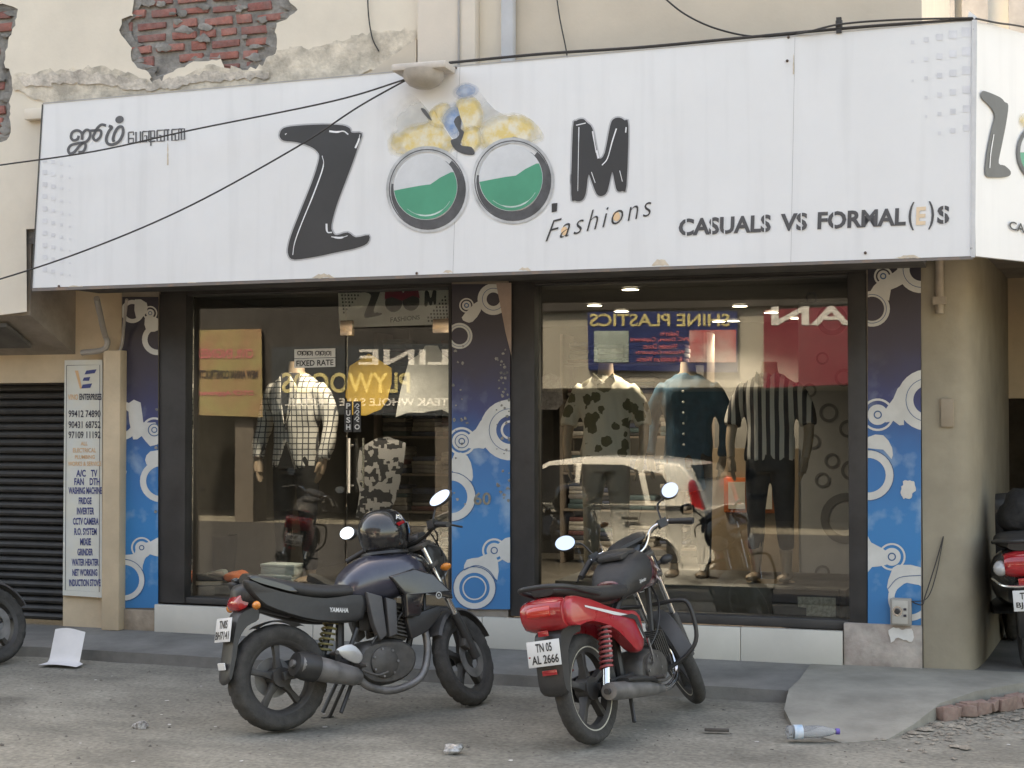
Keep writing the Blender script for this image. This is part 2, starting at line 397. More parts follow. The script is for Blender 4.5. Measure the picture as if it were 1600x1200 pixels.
# broken lips of grey render round the patches
for k, h in enumerate((h1, h2)):
    c = (sum(p[0] for p in h) / len(h), sum(p[1] for p in h) / len(h)); rd = random.Random(k)
    inn = [(c[0] + (p[0] - c[0]) * rd.uniform(.84, .93), c[1] + (p[1] - c[1]) * rd.uniform(.84, .93)) for p in h]
    mb = MB(); mb.prism([h, inn], lambda a, b: UW(a, b, -.012 - .012 * random.random()), lambda a, b: UW(a, b, -.041)); mb.build('render_edge', grey_pl, wall)
brm = [mat('brick_%d' % i, c, .92, var=.3, scale=14, bump=.7, bscale=50, dust=.5, dustc=(.30, .26, .24)) for i, c in enumerate([(.33, .095, .07), (.38, .13, .10), (.27, .085, .07)])]
def inside(p, poly):
    r = False
    for i in range(len(poly)):
        a, b = poly[i - 1], poly[i]
        if (a[1] > p[1]) != (b[1] > p[1]) and p[0] < (b[0] - a[0]) * (p[1] - a[1]) / (b[1] - a[1]) + a[0]: r = not r
    return r
rd = random.Random(11)
for h, y0, x0, x1, rows in ((h1, -38, 150, 480, 9), (h2, 2, -110, 40, 14)):
    for r in range(rows):
        x = x0 + (r % 2) * 22
        while x < x1:
            bw = rd.choice((46, 40, 26, 44)); cy = y0 + r * 18.4 - (x - 300) * .074; cx = x + bw / 2
            if inside((cx, cy), h) and rd.random() > .08:
                a = UW(cx - bw / 2 + 1.5, cy + rd.uniform(6, 8.2), -.05); b_ = UW(cx + bw / 2 - 1.5, cy - rd.uniform(6.2, 8.4), -.05); yf = -.60 + rd.uniform(.016, .028)
                mb = MB(); mb.bb(a.x, b_.x, yf, yf + .05, a.z, b_.z); mb.xf(lambda p: p + Vector((rd.uniform(-.006, .006), 0, rd.uniform(-.005, .005))))
                mb.build('brick', rd.choice(brm), wall, bevel=.004)
            x += bw + rd.uniform(4, 9)
rd = random.Random(31)
for h, n_, bx in ((h1, 26, (195, 455, 0, 122)), (h2, 9, (0, 26, 10, 215))):
    for i in range(n_):
        cx, cy, r_ = rd.uniform(bx[0], bx[1]), rd.uniform(bx[2], bx[3]), rd.uniform(5, 13)
        if inside((cx, cy), h):
            q = jag([(cx + r_ * rd.uniform(.6, 1.5) * math.cos(k * .785), cy + r_ * rd.uniform(.3, .8) * math.sin(k * .785)) for k in range(8)], 1.2, 3, i); yo = -.010 - rd.random() * .006
            MB().prism([q], lambda a, b: UW(a, b, yo), lambda a, b: UW(a, b, -.04)).build('mortar_smear', grey_pl, wall, bevel=.002)
# rough band where a ledge was hacked off
rough = mat('hacked_render', (.62, .55, .45), .95, var=.35, scale=7, bump=1., bscale=22)
top = [(20, 118), (60, 112), (95, 108), (150, 104), (200, 112), (240, 135), (290, 118), (330, 100), (400, 108), (440, 78), (500, 72), (560, 55), (600, 48), (648, 45)]
bot = [(648, 92), (560, 118), (470, 132), (330, 146), (200, 158), (120, 168), (70, 160), (22, 142)]
mb = MB(); mb.prism([jag(top + bot, 4.5, 7, 4)], lambda a, b: UW(a, b, .012), lambda a, b: UW(a, b, -.002)); mb.build('hacked_ledge', rough, shop, smooth=False)
top = [(30, 120), (120, 110), (230, 128), (330, 112), (420, 112)]; bot = [(420, 122), (330, 128), (230, 142), (120, 128), (40, 136)]
mb = MB(); mb.prism([jag(top + bot, 3.5, 6, 9)], lambda a, b: UW(a, b, .020), lambda a, b: UW(a, b, .012)); mb.build('hacked_ledge', mat('grey_render', (.54, .48, .41), .95, var=.35, scale=12, bump=1., bscale=30), shop, smooth=False)
mb = MB(); p0 = W(43, 172, -.62); p1 = W(95, 185, -.62); mb.bb(p0.x, p1.x, -.66, -.598, p1.z, p0.z); mb.build('ledge_stub', cream, shop, bevel=.006)
# right half of the upper wall, pilaster, down pipe
a = W(798, 0, -.6).x
mb = MB(); mb.bb(a + .002, xr, -.585, -.555, 3.0, 9); mb.build('upper_wall_panel', tan2, shop)
a, b_ = W(652, 60, -.70).x, W(742, 60, -.70).x
mb = MB(); mb.bb(a, b_, -.70, -.602, 3.0, 9); mb.build('pilaster', mat('pilaster_paint', (.74, .66, .57), .85, var=.04, scale=3, bump=.1), shop, bevel=.006)
mb = MB()
q = [W(572, 120, -.66), W(652, 62, -.66), W(652, 125, -.66)]
mb.prism([[(p.x, p.z) for p in q]], lambda x, z: Vector((x, -.68, z)), lambda x, z: Vector((x, -.602, z))); mb.build('haunch', tan2, shop)
a, b_ = W(783, 50, -.66).x, W(803, 50, -.66).x
mb = MB(); mb.bb(a, b_, -.68, -.60, 3.0, 9); mb.build('drain_pipe', mat('pipe_grey', (.55, .56, .58), .6, var=.06), shop, bevel=.02)
mb = MB(); a = W(717, 50, -.71).x; mb.tube([(a, -.71, 3.0), (a, -.71, 9)], .008); mb.build('conduit', mat('conduit_grey', (.35, .33, .31), .6), shop)
# left overhang: concrete body behind the plaster with a sloping underside
xo = W(42, 487, -.6).x
prof = [(-.558, 2.43), (0, 2.17), (0, 3.3), (-.558, 3.3)]
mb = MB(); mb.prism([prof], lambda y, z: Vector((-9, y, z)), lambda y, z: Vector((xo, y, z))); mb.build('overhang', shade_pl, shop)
a = W(0, 500, -.3)
mb = MB(); mb.bb(-5.2, xo - .25, -.5, -.2, 2.33, 2.36); mb.xf(lambda p: p + Vector((0, 0, -(p.y + .558) * .466 + .05))); mb.build('soffit_vent', soff, shop)
# ground floor, left unit: lintel, pier, pilaster
sx = W(100, 700, 0).x; zt = W(60, 598, 0).z
mb = MB(); mb.bb(-9, sx, .0, .25, zt, 2.95); mb.build('lintel', tan, shop)
mb = MB(); mb.bb(sx + .002, -3.102, .0, .3, .1, 2.95); mb.build('pier', tan, shop)
a, b_ = W(160, 700, -.10).x, W(187, 700, -.10).x
mb = MB(); mb.bb(a, b_, -.10, -.002, .1, 2.19); mb.build('pilaster', tan, shop, bevel=.008)
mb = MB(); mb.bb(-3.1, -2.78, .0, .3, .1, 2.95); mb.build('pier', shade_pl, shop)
mb = MB(); mb.bb(-9, sx - .001, .27, .30, .1, zt + .2); mb.build('shutter_backing', soff, shop)
shut = MB().bb(-9, sx - .002, .10, .26, zt - .012, zt + .06).build('shutter', mat('shutter_steel', (.055, .053, .052), .55, .3, var=.3, scale=5, dust=.35, dustc=(.14, .13, .12)), shop)
nsl = 30; sh = (zt - .115) / nsl
for i in range(nsl):
    z0 = .11 + i * sh
    pr = [(.20, z0), (.165, z0 + sh * .22), (.155, z0 + sh * .5), (.165, z0 + sh * .78), (.20, z0 + sh * .97), (.225, z0 + sh * .97), (.225, z0)]
    mb = MB(); mb.prism([pr], lambda y, z: Vector((-8.9, y, z)), lambda y, z: Vector((sx - .01, y, z))); mb.build('slat', MATS['shutter_steel'], shut)
MB().bb(sx - .05, sx - .004, .09, .26, .1, zt).build('guide_rail', MATS['shutter_steel'], shop)
# soffit over the shop front and the header behind it
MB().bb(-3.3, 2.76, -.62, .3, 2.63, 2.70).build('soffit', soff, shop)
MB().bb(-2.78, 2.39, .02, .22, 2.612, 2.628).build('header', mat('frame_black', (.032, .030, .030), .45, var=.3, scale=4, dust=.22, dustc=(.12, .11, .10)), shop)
blk = MATS['frame_black']
# piers of the shop front
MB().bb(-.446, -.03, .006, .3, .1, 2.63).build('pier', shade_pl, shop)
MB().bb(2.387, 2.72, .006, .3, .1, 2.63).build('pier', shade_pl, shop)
base_pl = mat('worn_base_plaster', (.40, .37, .33), .92, var=.4, scale=5, bump=.6, bscale=25, dust=.3, dustc=(.5, .3, .27))
MB().bb(2.235, 2.719, -.03, .004, .09, .372).build('pier_base', base_pl, shop, bevel=.01)
q = [W(*p, -.032) for p in jag([(1388, 985), (1396, 980), (1408, 984), (1424, 982), (1428, 996), (1424, 1003), (1412, 1000), (1404, 996), (1392, 1004)], 1.5, 4, 3)]
MB().prism([[(p.x, p.z) for p in q]], lambda x, z: Vector((x, -.038, z)), lambda x, z: Vector((x, -.03, z))).build('paint_flake', mat('white_flake', (.72, .70, .66), .8), shop, smooth=False)
MB().bb(-3.1, -2.78, -.03, -.002, .09, W(220, 952, 0).z).build('pier_base', mat('tan_base', (.36, .29, .22), .9, var=.3, scale=5, bump=.4), shop, bevel=.01)
# tiled plinth: separate tiles
tile = mat('cream_tile', (.60, .585, .53), .35, var=.06, scale=2, dust=.22, dustc=(.42, .38, .32))
xs = [-2.775, -2.12, -1.48, -.84, -.20, .42, 1.03, 1.58, 2.232]
for a, b_ in zip(xs, xs[1:]): MB().bb(a + .002, b_ - .002, -.05, -.004, .098, .30 + .004 * (a + 2.8)).build('tile', tile, shop, bevel=.003)
MB().bb(-2.776, 2.234, -.003, .34, .092, .295).build('plinth', base_pl, shop)
# frames
def frame(x0, x1, wl, wr, wb, z0=.31, z1=2.611, yd=.17):
    mb = MB()
    mb.bb(x0, x0 + wl, .0, yd, z0, z1); mb.bb(x1 - wr, x1, .0, yd, z0, z1)
    mb.bb(x0 + wl + .001, x1 - wr - .001, .012, yd - .01, z0, z0 + wb); mb.bb(x0 + wl + .001, x1 - wr - .001, .012, yd - .01, z1 - .018, z1 - .001)
    return mb
frame(-2.777, -.449, .225, .02, .045).build('window_frame', blk, shop, bevel=.004)
frame(-.012, 2.384, .173, .115, .06, .32).build('window_frame', blk, shop, bevel=.004)
GL = glass_mat('shop_glass', (.86, .89, .88), 1.62)
FG = Plane((0, YG, 0), (0, -1, 0))
xd = W(540, 700, YG).x; zd = W(560, 512, YG).z
MB().bb(-2.55, xd - .006, YG, YG + .01, .34, 2.594).build('window_pane', GL, shop, smooth=False)
MB().bb(.155, 2.275, YG, YG + .01, .37, 2.594).build('window_pane', GL, shop, smooth=False)
MB().bb(xd + .004, -.47, YG, YG + .01, zd + .005, 2.594).build('transom_pane', GL, shop, smooth=False)
door = MB().bb(xd + .006, -.475, YG + .001, YG + .011, .33, zd - .005).build('door', GL, shop, smooth=False)
brass = mat('patch_fitting', (.75, .62, .48), .25, .9, var=.1)
p = W(533, 520, .08)
MB().bb(xd - .04, xd + .055, .085, .125, zd - .055, zd + .055).build('patch_fitting', brass, door, bevel=.004)
MB().bb(-.62, -.452, .085, .125, zd - .05, zd + .05).build('patch_fitting', brass, door, bevel=.004)
st = mat('steel_bright', (.75, .74, .72), .22, 1, var=.05)
hx = W(546, 720, .05).x; z0, z1 = W(546, 770, .05).z, W(546, 685, .05).z
MB().tube([(hx, .045, z0), (hx, .045, z1)], .011, 10).tube([(hx, .045, z0 + .05), (hx, .11, z0 + .05)], .008).tube([(hx, .045, z1 - .05), (hx, .11, z1 - .05)], .008).build('handle', st, door)
hx2 = hx + .055
MB().tube([(hx2, .17, z0 + .03), (hx2, .17, z1)], .009, 10).tube([(hx2, .17, z0 + .08), (hx2, .11, z0 + .08)], .007).build('handle', MATS['steel_bright'], door)
# brown end wall of the passage and its shaded inside
mb = MB(); A = [(2.725, .3), (2.725, 0), (2.90, 0), (2.955, .006), (3.0, .03), (3.03, .08), (3.05, .16), (3.08, .35), (3.12, .7), (3.27, 2.3), (3.0, 2.3)]
mb.prism([A], lambda x, y: Vector((x, y, .09)), lambda x, y: Vector((x, y, 2.95))); mb.build('end_wall', brown, shop, ang=60)
MB().bb(3.27, 6, 2.3, 2.6, W(1590, 622, 2.3).z, 2.95).build('passage_beam', tan, shop)
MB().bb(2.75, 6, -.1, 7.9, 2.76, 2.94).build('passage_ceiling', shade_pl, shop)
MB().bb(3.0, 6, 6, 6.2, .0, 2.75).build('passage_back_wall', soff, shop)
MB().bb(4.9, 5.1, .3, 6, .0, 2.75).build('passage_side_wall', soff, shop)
MB().bb(2.99, 5.1, -.02, 6, .0, .095).build('passage_floor', conc, shop)
# inside of the shop: floor, ceiling, walls
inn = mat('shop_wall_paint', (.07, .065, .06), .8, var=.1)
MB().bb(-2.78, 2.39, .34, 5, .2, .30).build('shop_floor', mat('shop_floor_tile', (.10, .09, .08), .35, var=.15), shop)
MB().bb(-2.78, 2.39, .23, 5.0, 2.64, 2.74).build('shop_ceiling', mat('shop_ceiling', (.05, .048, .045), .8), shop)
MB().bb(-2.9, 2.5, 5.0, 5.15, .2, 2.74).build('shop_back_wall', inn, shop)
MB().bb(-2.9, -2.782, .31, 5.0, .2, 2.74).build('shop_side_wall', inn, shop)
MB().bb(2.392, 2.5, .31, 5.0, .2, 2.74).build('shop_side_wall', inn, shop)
# pipes on the left soffit, conduit and switch on the end wall
ps = mat('grey_pipe', (.36, .33, .30), .6, var=.15, dust=.3)
mb = MB(); mb.tube(smooth_open([W(151, 466, -.45), W(163, 520, -.12), W(168, 535, -.10), W(160, 547, -.09), W(128, 551, -.08)], 5), .022, 10); tag(mb.build('soffit_pipe', ps), 'grey pipe bent under the sign at the left soffit', 'pipe')
mb = MB(); mb.tube(smooth_open([W(198, 468, -.25), W(193, 515, -.08), W(190, 540, -.06), W(183, 551, -.05), W(165, 554, -.04)], 5), .012, 8); tag(mb.build('soffit_pipe', ps), 'thinner grey conduit running down beside the blue panel top', 'pipe')
mb = MB(); a = W(1468, 470, -.03); mb.tube([(a.x, -.03, 2.7), (a.x, -.03, a.z + .1), (a.x, -.03, W(1470, 490, -.03).z)], .026, 10); mb.box((a.x, -.03, a.z), (.08, .06, .05)); tag(mb.build('wall_conduit', mat('brown_pipe', (.36, .30, .23), .7, var=.15)), 'short painted conduit stub ending on the brown end wall', 'pipe')
p = W(1480, 645, -.012); tag(MB().bb(p.x - .04, p.x + .04, -.022, .001, p.z - .09, p.z + .09).build('switch_plate', mat('brown_plate', (.33, .27, .20), .7), bevel=.006), 'painted over switch plate on the brown end wall', 'switch')
# background building beyond the corner
bgb = empty('white_building', (6, 14, 0)); tag(bgb, 'bright white building with grey columns beyond the sign corner', 'building')
wp = mat('white_paint', (.88, .88, .84), .8, var=.03)
MB().bb(2.0, 12, 12, 20, 0, 14).build('wall', wp, bgb)
for px0, px1 in ((1473, 1492), (1503, 1544), (1576, 1640)):
    a, b_ = W(px0, 20, 11.8).x, W(px1, 20, 11.8).x; MB().bb(a, b_, 11.7, 11.997, 0, 14).build('column', mat('grey_paint', (.36, .36, .37), .7), bgb)
# ================================================================ the long sign board
u = Vector((6.33, -.36, 0)).normalized(); SG = Plane((-3.27, -.79, 0), (u.y, -u.x, 0))
sign = empty('shop_sign', SG(800, 430) + Vector((0, .1, 0))); tag(sign, 'long white shop sign board with black lettering and binocular emblem', 'sign')
wht = mat('sign_white', (.80, .80, .80), .45, var=.025, scale=1.2, spec=.3, dust=.07, dustc=(.55, .50, .42))
t, N, L, b = nodes_of(wht)   # rain streaks and grime on the board
tc = N('ShaderNodeTexCoord'); mp = N('ShaderNodeMapping'); mp.inputs['Scale'].default_value = (7, 7, .5); L(tc.outputs['Object'], mp.inputs[0])
no = N('ShaderNodeTexNoise'); no.inputs['Scale'].default_value = 1.6; no.inputs['Detail'].default_value = 8; L(mp.outputs[0], no.inputs['Vector'])
mr = N('ShaderNodeMapRange'); mr.inputs[1].default_value = .52; mr.inputs[2].default_value = .8; mr.inputs[3].default_value = 1; mr.inputs[4].default_value = .93; L(no.outputs[0], mr.inputs[0])
vm = N('ShaderNodeVectorMath'); vm.operation = 'SCALE'; L(b.inputs['Base Color'].links[0].from_socket, vm.inputs[0]); L(mr.outputs[0], vm.inputs['Scale']); L(vm.outputs[0], b.inputs['Base Color'])
TL, TR, BR, BL = (67, 163), (1525, 32), (1521, 400), (50, 450)
f = quad_map((TL, TR, BR, BL)); cuts = [0, .447, .806, 1]
for a, b_ in zip(cuts, cuts[1:]):
    g = .00012
    q = [f(a + g, 0), f(b_ - g, 0), f(b_ - g, 1), f(a + g, 1)]
    MB().prism([q], lambda x, y: SG(x, y, 0), lambda x, y: SG(x, y, -.025)).build('face_panel', wht, sign, smooth=False)
q = [f(.002, .004), f(.998, .004), f(.998, .996), f(.002, .996)]
MB().prism([q], lambda x, y: SG(x, y, -.027), lambda x, y: SG(x, y, -.06)).build('back_frame', soff, sign, smooth=False)
rust = mat('rusty_angle', (.20, .175, .16), .8, .1, var=.3, scale=9, c2=(.33, .22, .15), lo=.5, hi=.75)
bl, br = SG(*BL, -.01), SG(*BR, -.01); tl, tr = SG(*TL, -.01), SG(*TR, -.01)
MB().prism([[(50, 450.5), (1521, 400.5), (1521, 405), (50, 455)]], lambda x, y: SG(x, y, .006), lambda x, y: SG(x, y, -.05)).build('edge_trim', rust, sign, smooth=False)
MB().prism([[(67, 162.5), (1525, 31.5), (1525, 29.5), (67, 160.5)]], lambda x, y: SG(x, y, .004), lambda x, y: SG(x, y, -.05)).build('edge_trim', mat('trim_grey', (.40, .38, .36), .6), sign, smooth=False)
MB().prism([[(65.3, 163), (67.5, 163), (50.5, 450), (48.3, 450)]], lambda x, y: SG(x, y, .004), lambda x, y: SG(x, y, -.05)).build('edge_trim', mat('trim_dark', (.07, .065, .06), .6), sign, smooth=False)
# underside sheet from the board back to the wall
A = [bl + Vector((.03, .03, -.012)), br + Vector((-.03, .03, -.012)), Vector((2.74, -.60, 2.62)), Vector((-3.3, -.60, 2.62))]
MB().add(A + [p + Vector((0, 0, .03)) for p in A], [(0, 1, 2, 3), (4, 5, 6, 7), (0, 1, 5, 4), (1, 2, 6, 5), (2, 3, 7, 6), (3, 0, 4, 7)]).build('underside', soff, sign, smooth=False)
# rivets along the lower edge and the top
mb = MB()
for px, py in ((92, 447), (651, 427), (1352, 395), (1519, 388), (1521, 46), (1232, 58), (1230, 95), (712, 106)):
    p = SG(px, py, .004); mb.sphere(p, .009, 8)
tag(mb.build('rivet', mat('rust_dark', (.10, .07, .055), .8), sign), kind='stuff')
ink = mat('sign_black', (.045, .045, .047), .35, var=.12, scale=2)
def zz2(pts, ox, oy, s): return [(ox + x / s, oy + y / s) for x, y in pts]
ZP = [(42, 205), (55, 188), (100, 180), (200, 175), (270, 178), (298, 190), (305, 205), (342, 208), (330, 250), (310, 310), (280, 390), (250, 470), (230, 545), (236, 572), (250, 582), (290, 572), (320, 590), (368, 582), (362, 612), (320, 630), (250, 645), (180, 660), (95, 672), (72, 655), (72, 620), (90, 560), (130, 460), (165, 370), (185, 300), (178, 275), (150, 255), (100, 240), (55, 235), (40, 220)]
MP = [(1112, 430), (1118, 190), (1130, 162), (1155, 155), (1170, 168), (1190, 190), (1205, 265), (1215, 300), (1235, 280), (1255, 180), (1268, 155), (1290, 150), (1308, 160), (1322, 180), (1315, 400), (1300, 420), (1280, 418), (1270, 380), (1262, 350), (1245, 420), (1225, 438), (1205, 430), (1185, 380), (1175, 360), (1165, 430), (1150, 455), (1125, 455)]
c2 = lambda pts: zz2(pts, 420, 120, 2.353)
def grow(pts, d):
    n = len(pts); o = []; ar = sum(pts[i - 1][0] * pts[i][1] - pts[i][0] * pts[i - 1][1] for i in range(n)); sg = 1 if ar > 0 else -1
    for i in range(n):
        a, b = pts[i - 1], pts[(i + 1) % n]; dx, dy = b[0] - a[0], b[1] - a[1]; l = math.hypot(dx, dy) or 1
        o.append((pts[i][0] + sg * dy / l * d, pts[i][1] - sg * dx / l * d))
    return o
halo = mat('halo_grey', (.50, .50, .51), .45)
hil = mat('letter_highlight', (.85, .85, .86), .4)
def letter(pts, hl, name):
    o = smooth_closed([(*p, 0) for p in pts], 3); o = [(p[0], p[1]) for p in o]
    Print(SG, .002).stroke(o + [o[0], o[1]], 4.6).build('letter_shadow', halo, sign)
    Print(SG, .004).poly(o).build(name, ink, sign)
    P = Print(SG, .006)
    for h, wd in hl: P.stroke(c2(h), wd, 4)
    tag(P.build('letter_highlight', hil, sign), kind='stuff')
letter(c2(ZP), [([(196, 290), (200, 330), (165, 430), (120, 540), (95, 610), (88, 655)], [1, 2, 1.6, 1.2]), ([(222, 200), (250, 203), (275, 200), (292, 212)], [3, 2]), ([(318, 262), (330, 235), (335, 212)], [3, 3, 1]), ([(212, 540), (215, 570), (232, 572)], [3, 2]), ([(230, 588), (262, 592), (290, 584)], [1.5, 3, 1]), ([(60, 212), (66, 208)], [2, 1])], 'letter_z')
letter(c2(MP), [([(1140, 185), (1138, 300), (1136, 420)], [1.5, 1, .8]), ([(1278, 190), (1262, 240), (1245, 300), (1225, 325)], [2, 1.6]), ([(1190, 200), (1204, 280)], [2, 1.5]), ([(1205, 270), (1212, 300)], [3, 3]), ([(1130, 178), (1165, 170)], [1.5, 1.5]), ([(1314, 185), (1312, 205)], [2, 2]), ([(1186, 350), (1200, 390)], [1, 1]), ([(1290, 345), (1300, 385)], [1, 1])], 'letter_m')
# binocular emblem
def soft(name, c, c2, scale=14, k=2.6, edge=1.):
    "airbrushed print: fades out towards its edge"
    m = mat(name, c, .5, var=.1, scale=scale, c2=c2, lo=.4, hi=.62); t, N, L, b = nodes_of(m)
    tc = N('ShaderNodeTexCoord'); mp = N('ShaderNodeMapping'); mp.inputs['Location'].default_value = (-.5, 0, -.5); mp.inputs['Scale'].default_value = (1, 0, 1); L(tc.outputs['Generated'], mp.inputs[0])
    ln = N('ShaderNodeVectorMath'); ln.operation = 'LENGTH'; L(mp.outputs[0], ln.inputs[0])
    no = N('ShaderNodeTexNoise'); no.inputs['Scale'].default_value = 9; L(tc.outputs['Object'], no.inputs['Vector'])
    a = N('ShaderNodeMath'); a.operation = 'MULTIPLY_ADD'; a.inputs[1].default_value = .22; L(no.outputs[0], a.inputs[0]); L(ln.outputs['Value'], a.inputs[2])
    r = N('ShaderNodeMapRange'); r.inputs[1].default_value = .60; r.inputs[2].default_value = .60 - 1 / k; r.inputs[3].default_value = 0; r.inputs[4].default_value = edge; L(a.outputs[0], r.inputs[0]); L(r.outputs[0], b.inputs['Alpha']); return m
yel = soft('print_yellow', (.78, .60, .24), (.82, .76, .62), 14, 4.5)
pale = mat('print_pale', (.78, .77, .74), .5, var=.05, scale=9, c2=(.80, .76, .58))
blu = soft('print_blue', (.20, .34, .60), (.5, .58, .70))
sil = mat('print_silver', (.55, .56, .57), .3, .2, var=.3, scale=5)
dk = mat('print_dark', (.09, .09, .095), .4, var=.3, scale=10)
gre = mat('print_green', (.06, .33, .205), .35, var=.08, scale=3)
lensg = mat('print_lens_grey', (.64, .65, .66), .35, var=.12, scale=3)
sp = lambda pts, k=3: [(p[0], p[1]) for p in smooth_closed([(*p, 0) for p in c2(pts)], k)]
HZ = soft('print_haze', (.62, .61, .57), (.74, .73, .70), 7, 2.2, .9)
for k, q in enumerate(([(430, 300), (420, 150), (440, 70), (520, 60), (590, 130), (650, 230), (700, 290), (560, 270)], [(690, 90), (720, 40), (770, 50), (830, 120), (930, 170), (1010, 230), (900, 240), (800, 290), (740, 280), (690, 180)])): Print(SG, .0015 + k * 1e-4).poly(sp(q)).build('emblem_haze', HZ, sign)
for k, q in enumerate(([(440, 330), (440, 215), (510, 165), (610, 160), (670, 225), (710, 300), (600, 262), (520, 290)], [(740, 290), (750, 190), (820, 140), (910, 130), (990, 180), (1020, 260), (900, 220), (810, 280)], [(665, 105), (720, 60), (780, 100), (800, 200), (730, 220), (680, 160)], [(575, 150), (625, 95), (665, 140), (680, 190), (610, 185)], [(705, 180), (775, 190), (785, 280), (715, 265)], [(600, 100), (660, 90), (680, 160), (640, 175)])): Print(SG, .0028 + k * 1e-4).poly(sp(q)).build('emblem_barrel', yel, sign)
for k, q in enumerate(([(670, 50), (715, 18), (775, 42), (750, 82), (690, 80)], [(620, 115), (680, 85), (705, 150), (730, 225), (680, 230), (640, 170)])): Print(SG, .0036 + k * 1e-4).poly(sp(q)).build('emblem_blue', blu, sign)
Print(SG, .0044).poly(sp([(558, 118), (575, 120), (600, 160), (582, 150)])).poly(sp([(680, 165), (700, 142), (708, 165), (705, 190), (718, 205), (705, 250), (745, 258), (756, 285), (720, 285), (685, 268), (668, 235), (690, 225), (700, 205)])).build('emblem_bridge', dk, sign)
for k, (cx, cy) in enumerate(((583, 414), (897, 382))):
    X, Y = c2([(cx, cy)])[0]; r = 62
    Print(SG, .005).ring(X, Y, 56, 64.5, 40, 1.05).build('lens_ring', sil, sign)
    Print(SG, .0062).ring(X + 1, Y + 1.5, 44, 58, 40, 1.05, -50, 190).build('lens_shadow', dk, sign)
    Print(SG, .0058).ring(X, Y, 58.6, 60.2, 40, 1.05).ring(X, Y, 50, 51, 40, 1.05).build('lens_line', dk, sign)
    lx, ly, lr = X - 3, Y - 4, 50
    Print(SG, .0068).ring(lx, ly, 0, lr, 40, 1.03).build('lens', lensg, sign)
    wl = [(-50, 6), (-30, 2), (-8, -2), (8, -4), (22, -14), (36, -21), (50, -28)]
    pts = []
    for i in range(41):
        a = R(360 * i / 40); x, y = lr * .985 * math.cos(a), lr * .985 * 1.03 * math.sin(a)
        lim = next((p0[1] + (p1[1] - p0[1]) * (x - p0[0]) / (p1[0] - p0[0]) for p0, p1 in zip(wl, wl[1:]) if p0[0] <= x <= p1[0]), 0)
        pts.append((lx + x, ly + max(y, lim)))
    Print(SG, .0078).poly(pts[:-1]).build('lens_green', gre, sign)
    Print(SG, .0088).stroke([(lx + 44 * math.cos(R(a)), ly + 45 * math.sin(R(a))) for a in range(30, 131, 10)], [.6, 2.4, .6]).build('lens_glint', mat('print_glint', (.55, .68, .62), .4), sign)
Print(SG, .004).text('Fashions', ((857, 346), (1016, 304), (1020, 336), (852, 378)), -.012, .3, 1.2).build('word_fashions', ink, sign)
for x, y, r_ in ((882, 361, 5.5), (963, 338, 6)): Print(SG, .003).ring(x, y, 0, r_, 14, 1.25).build('orange_dot', mat('print_orange', (.85, .58, .35), .5), sign)
Print(SG, .004).poly([(862, 318), (871, 317), (870, 330), (862, 332)]).build('sign_dot', ink, sign)
def tq(x0, x1, up=0, dn=0): return ((x0 + 1, 342 - (x0 - 1060) * .05 - up), (x1 + 1, 342 - (x1 - 1060) * .05 - up), (x1, 369 - (x1 - 1060) * .047 + dn), (x0, 369 - (x0 - 1060) * .047 + dn))
tgi = mat('tagline_ink', (.085, .085, .09), .45)
for s_, a, b_, e_, bo in (('CASUALS', 1060, 1204, 0, .034), ('VS', 1219, 1261, 0, .034), ('FORMAL', 1277, 1415, 0, .034), ('(', 1419, 1428, 8, .01), (')', 1450, 1459, 8, .01), ('S', 1464, 1483, 0, .034)): Print(SG, .004).text(s_, tq(a, b_, e_, e_), bo).build('word', tgi, sign)
P = Print(SG, .004); P.text('E', tq(1431, 1446), .03); P.build('letter_e', mat('print_peach', (.86, .66, .46), .5), sign)
P = Print(SG, .006)
for x, dx in ((1072, 0), (1112, 0), (1132, 0), (1195, 0), (1252, 0), (1303, 0), (1475, 0)):
    yt = 341 - (x - 1060) * .05; yb = 371 - (x - 1060) * .047; P.poly([(x - .8 + dx, yt), (x + .8 + dx, yt), (x + .8 - dx, yb), (x - .8 - dx, yb)])
tag(P.build('stencil_gap', wht, sign), kind='stuff')
# Tamil lettering, stroke by stroke
z6 = lambda pts: zz2(pts, 90, 170, 7.27)
P = Print(SG, .004)
for s_, wd in (([(240, 305), (225, 345), (180, 358), (152, 325), (165, 270), (215, 245), (262, 262), (280, 310), (275, 352)], 4.2), ([(276, 350), (285, 280), (325, 240), (365, 255), (365, 320), (320, 375), (230, 392), (150, 415), (120, 465), (140, 508), (190, 490), (245, 425), (300, 385), (318, 425), (290, 485), (235, 492)], 4.2), ([(365, 250), (430, 245), (490, 250), (485, 315), (435, 360), (402, 325), (420, 275), (455, 215), (500, 180), (550, 190)], 4.2), ([(580, 195), (615, 210), (580, 260), (552, 340), (570, 395), (630, 405), (700, 365), (742, 280), (735, 210), (690, 210), (650, 270), (630, 340), (640, 375)], 4.6)): P.stroke(z6(s_), wd, 5)
P.ring(*z6([(703, 122)])[0], 0, 6.8, 16, .85, tilt=-20)
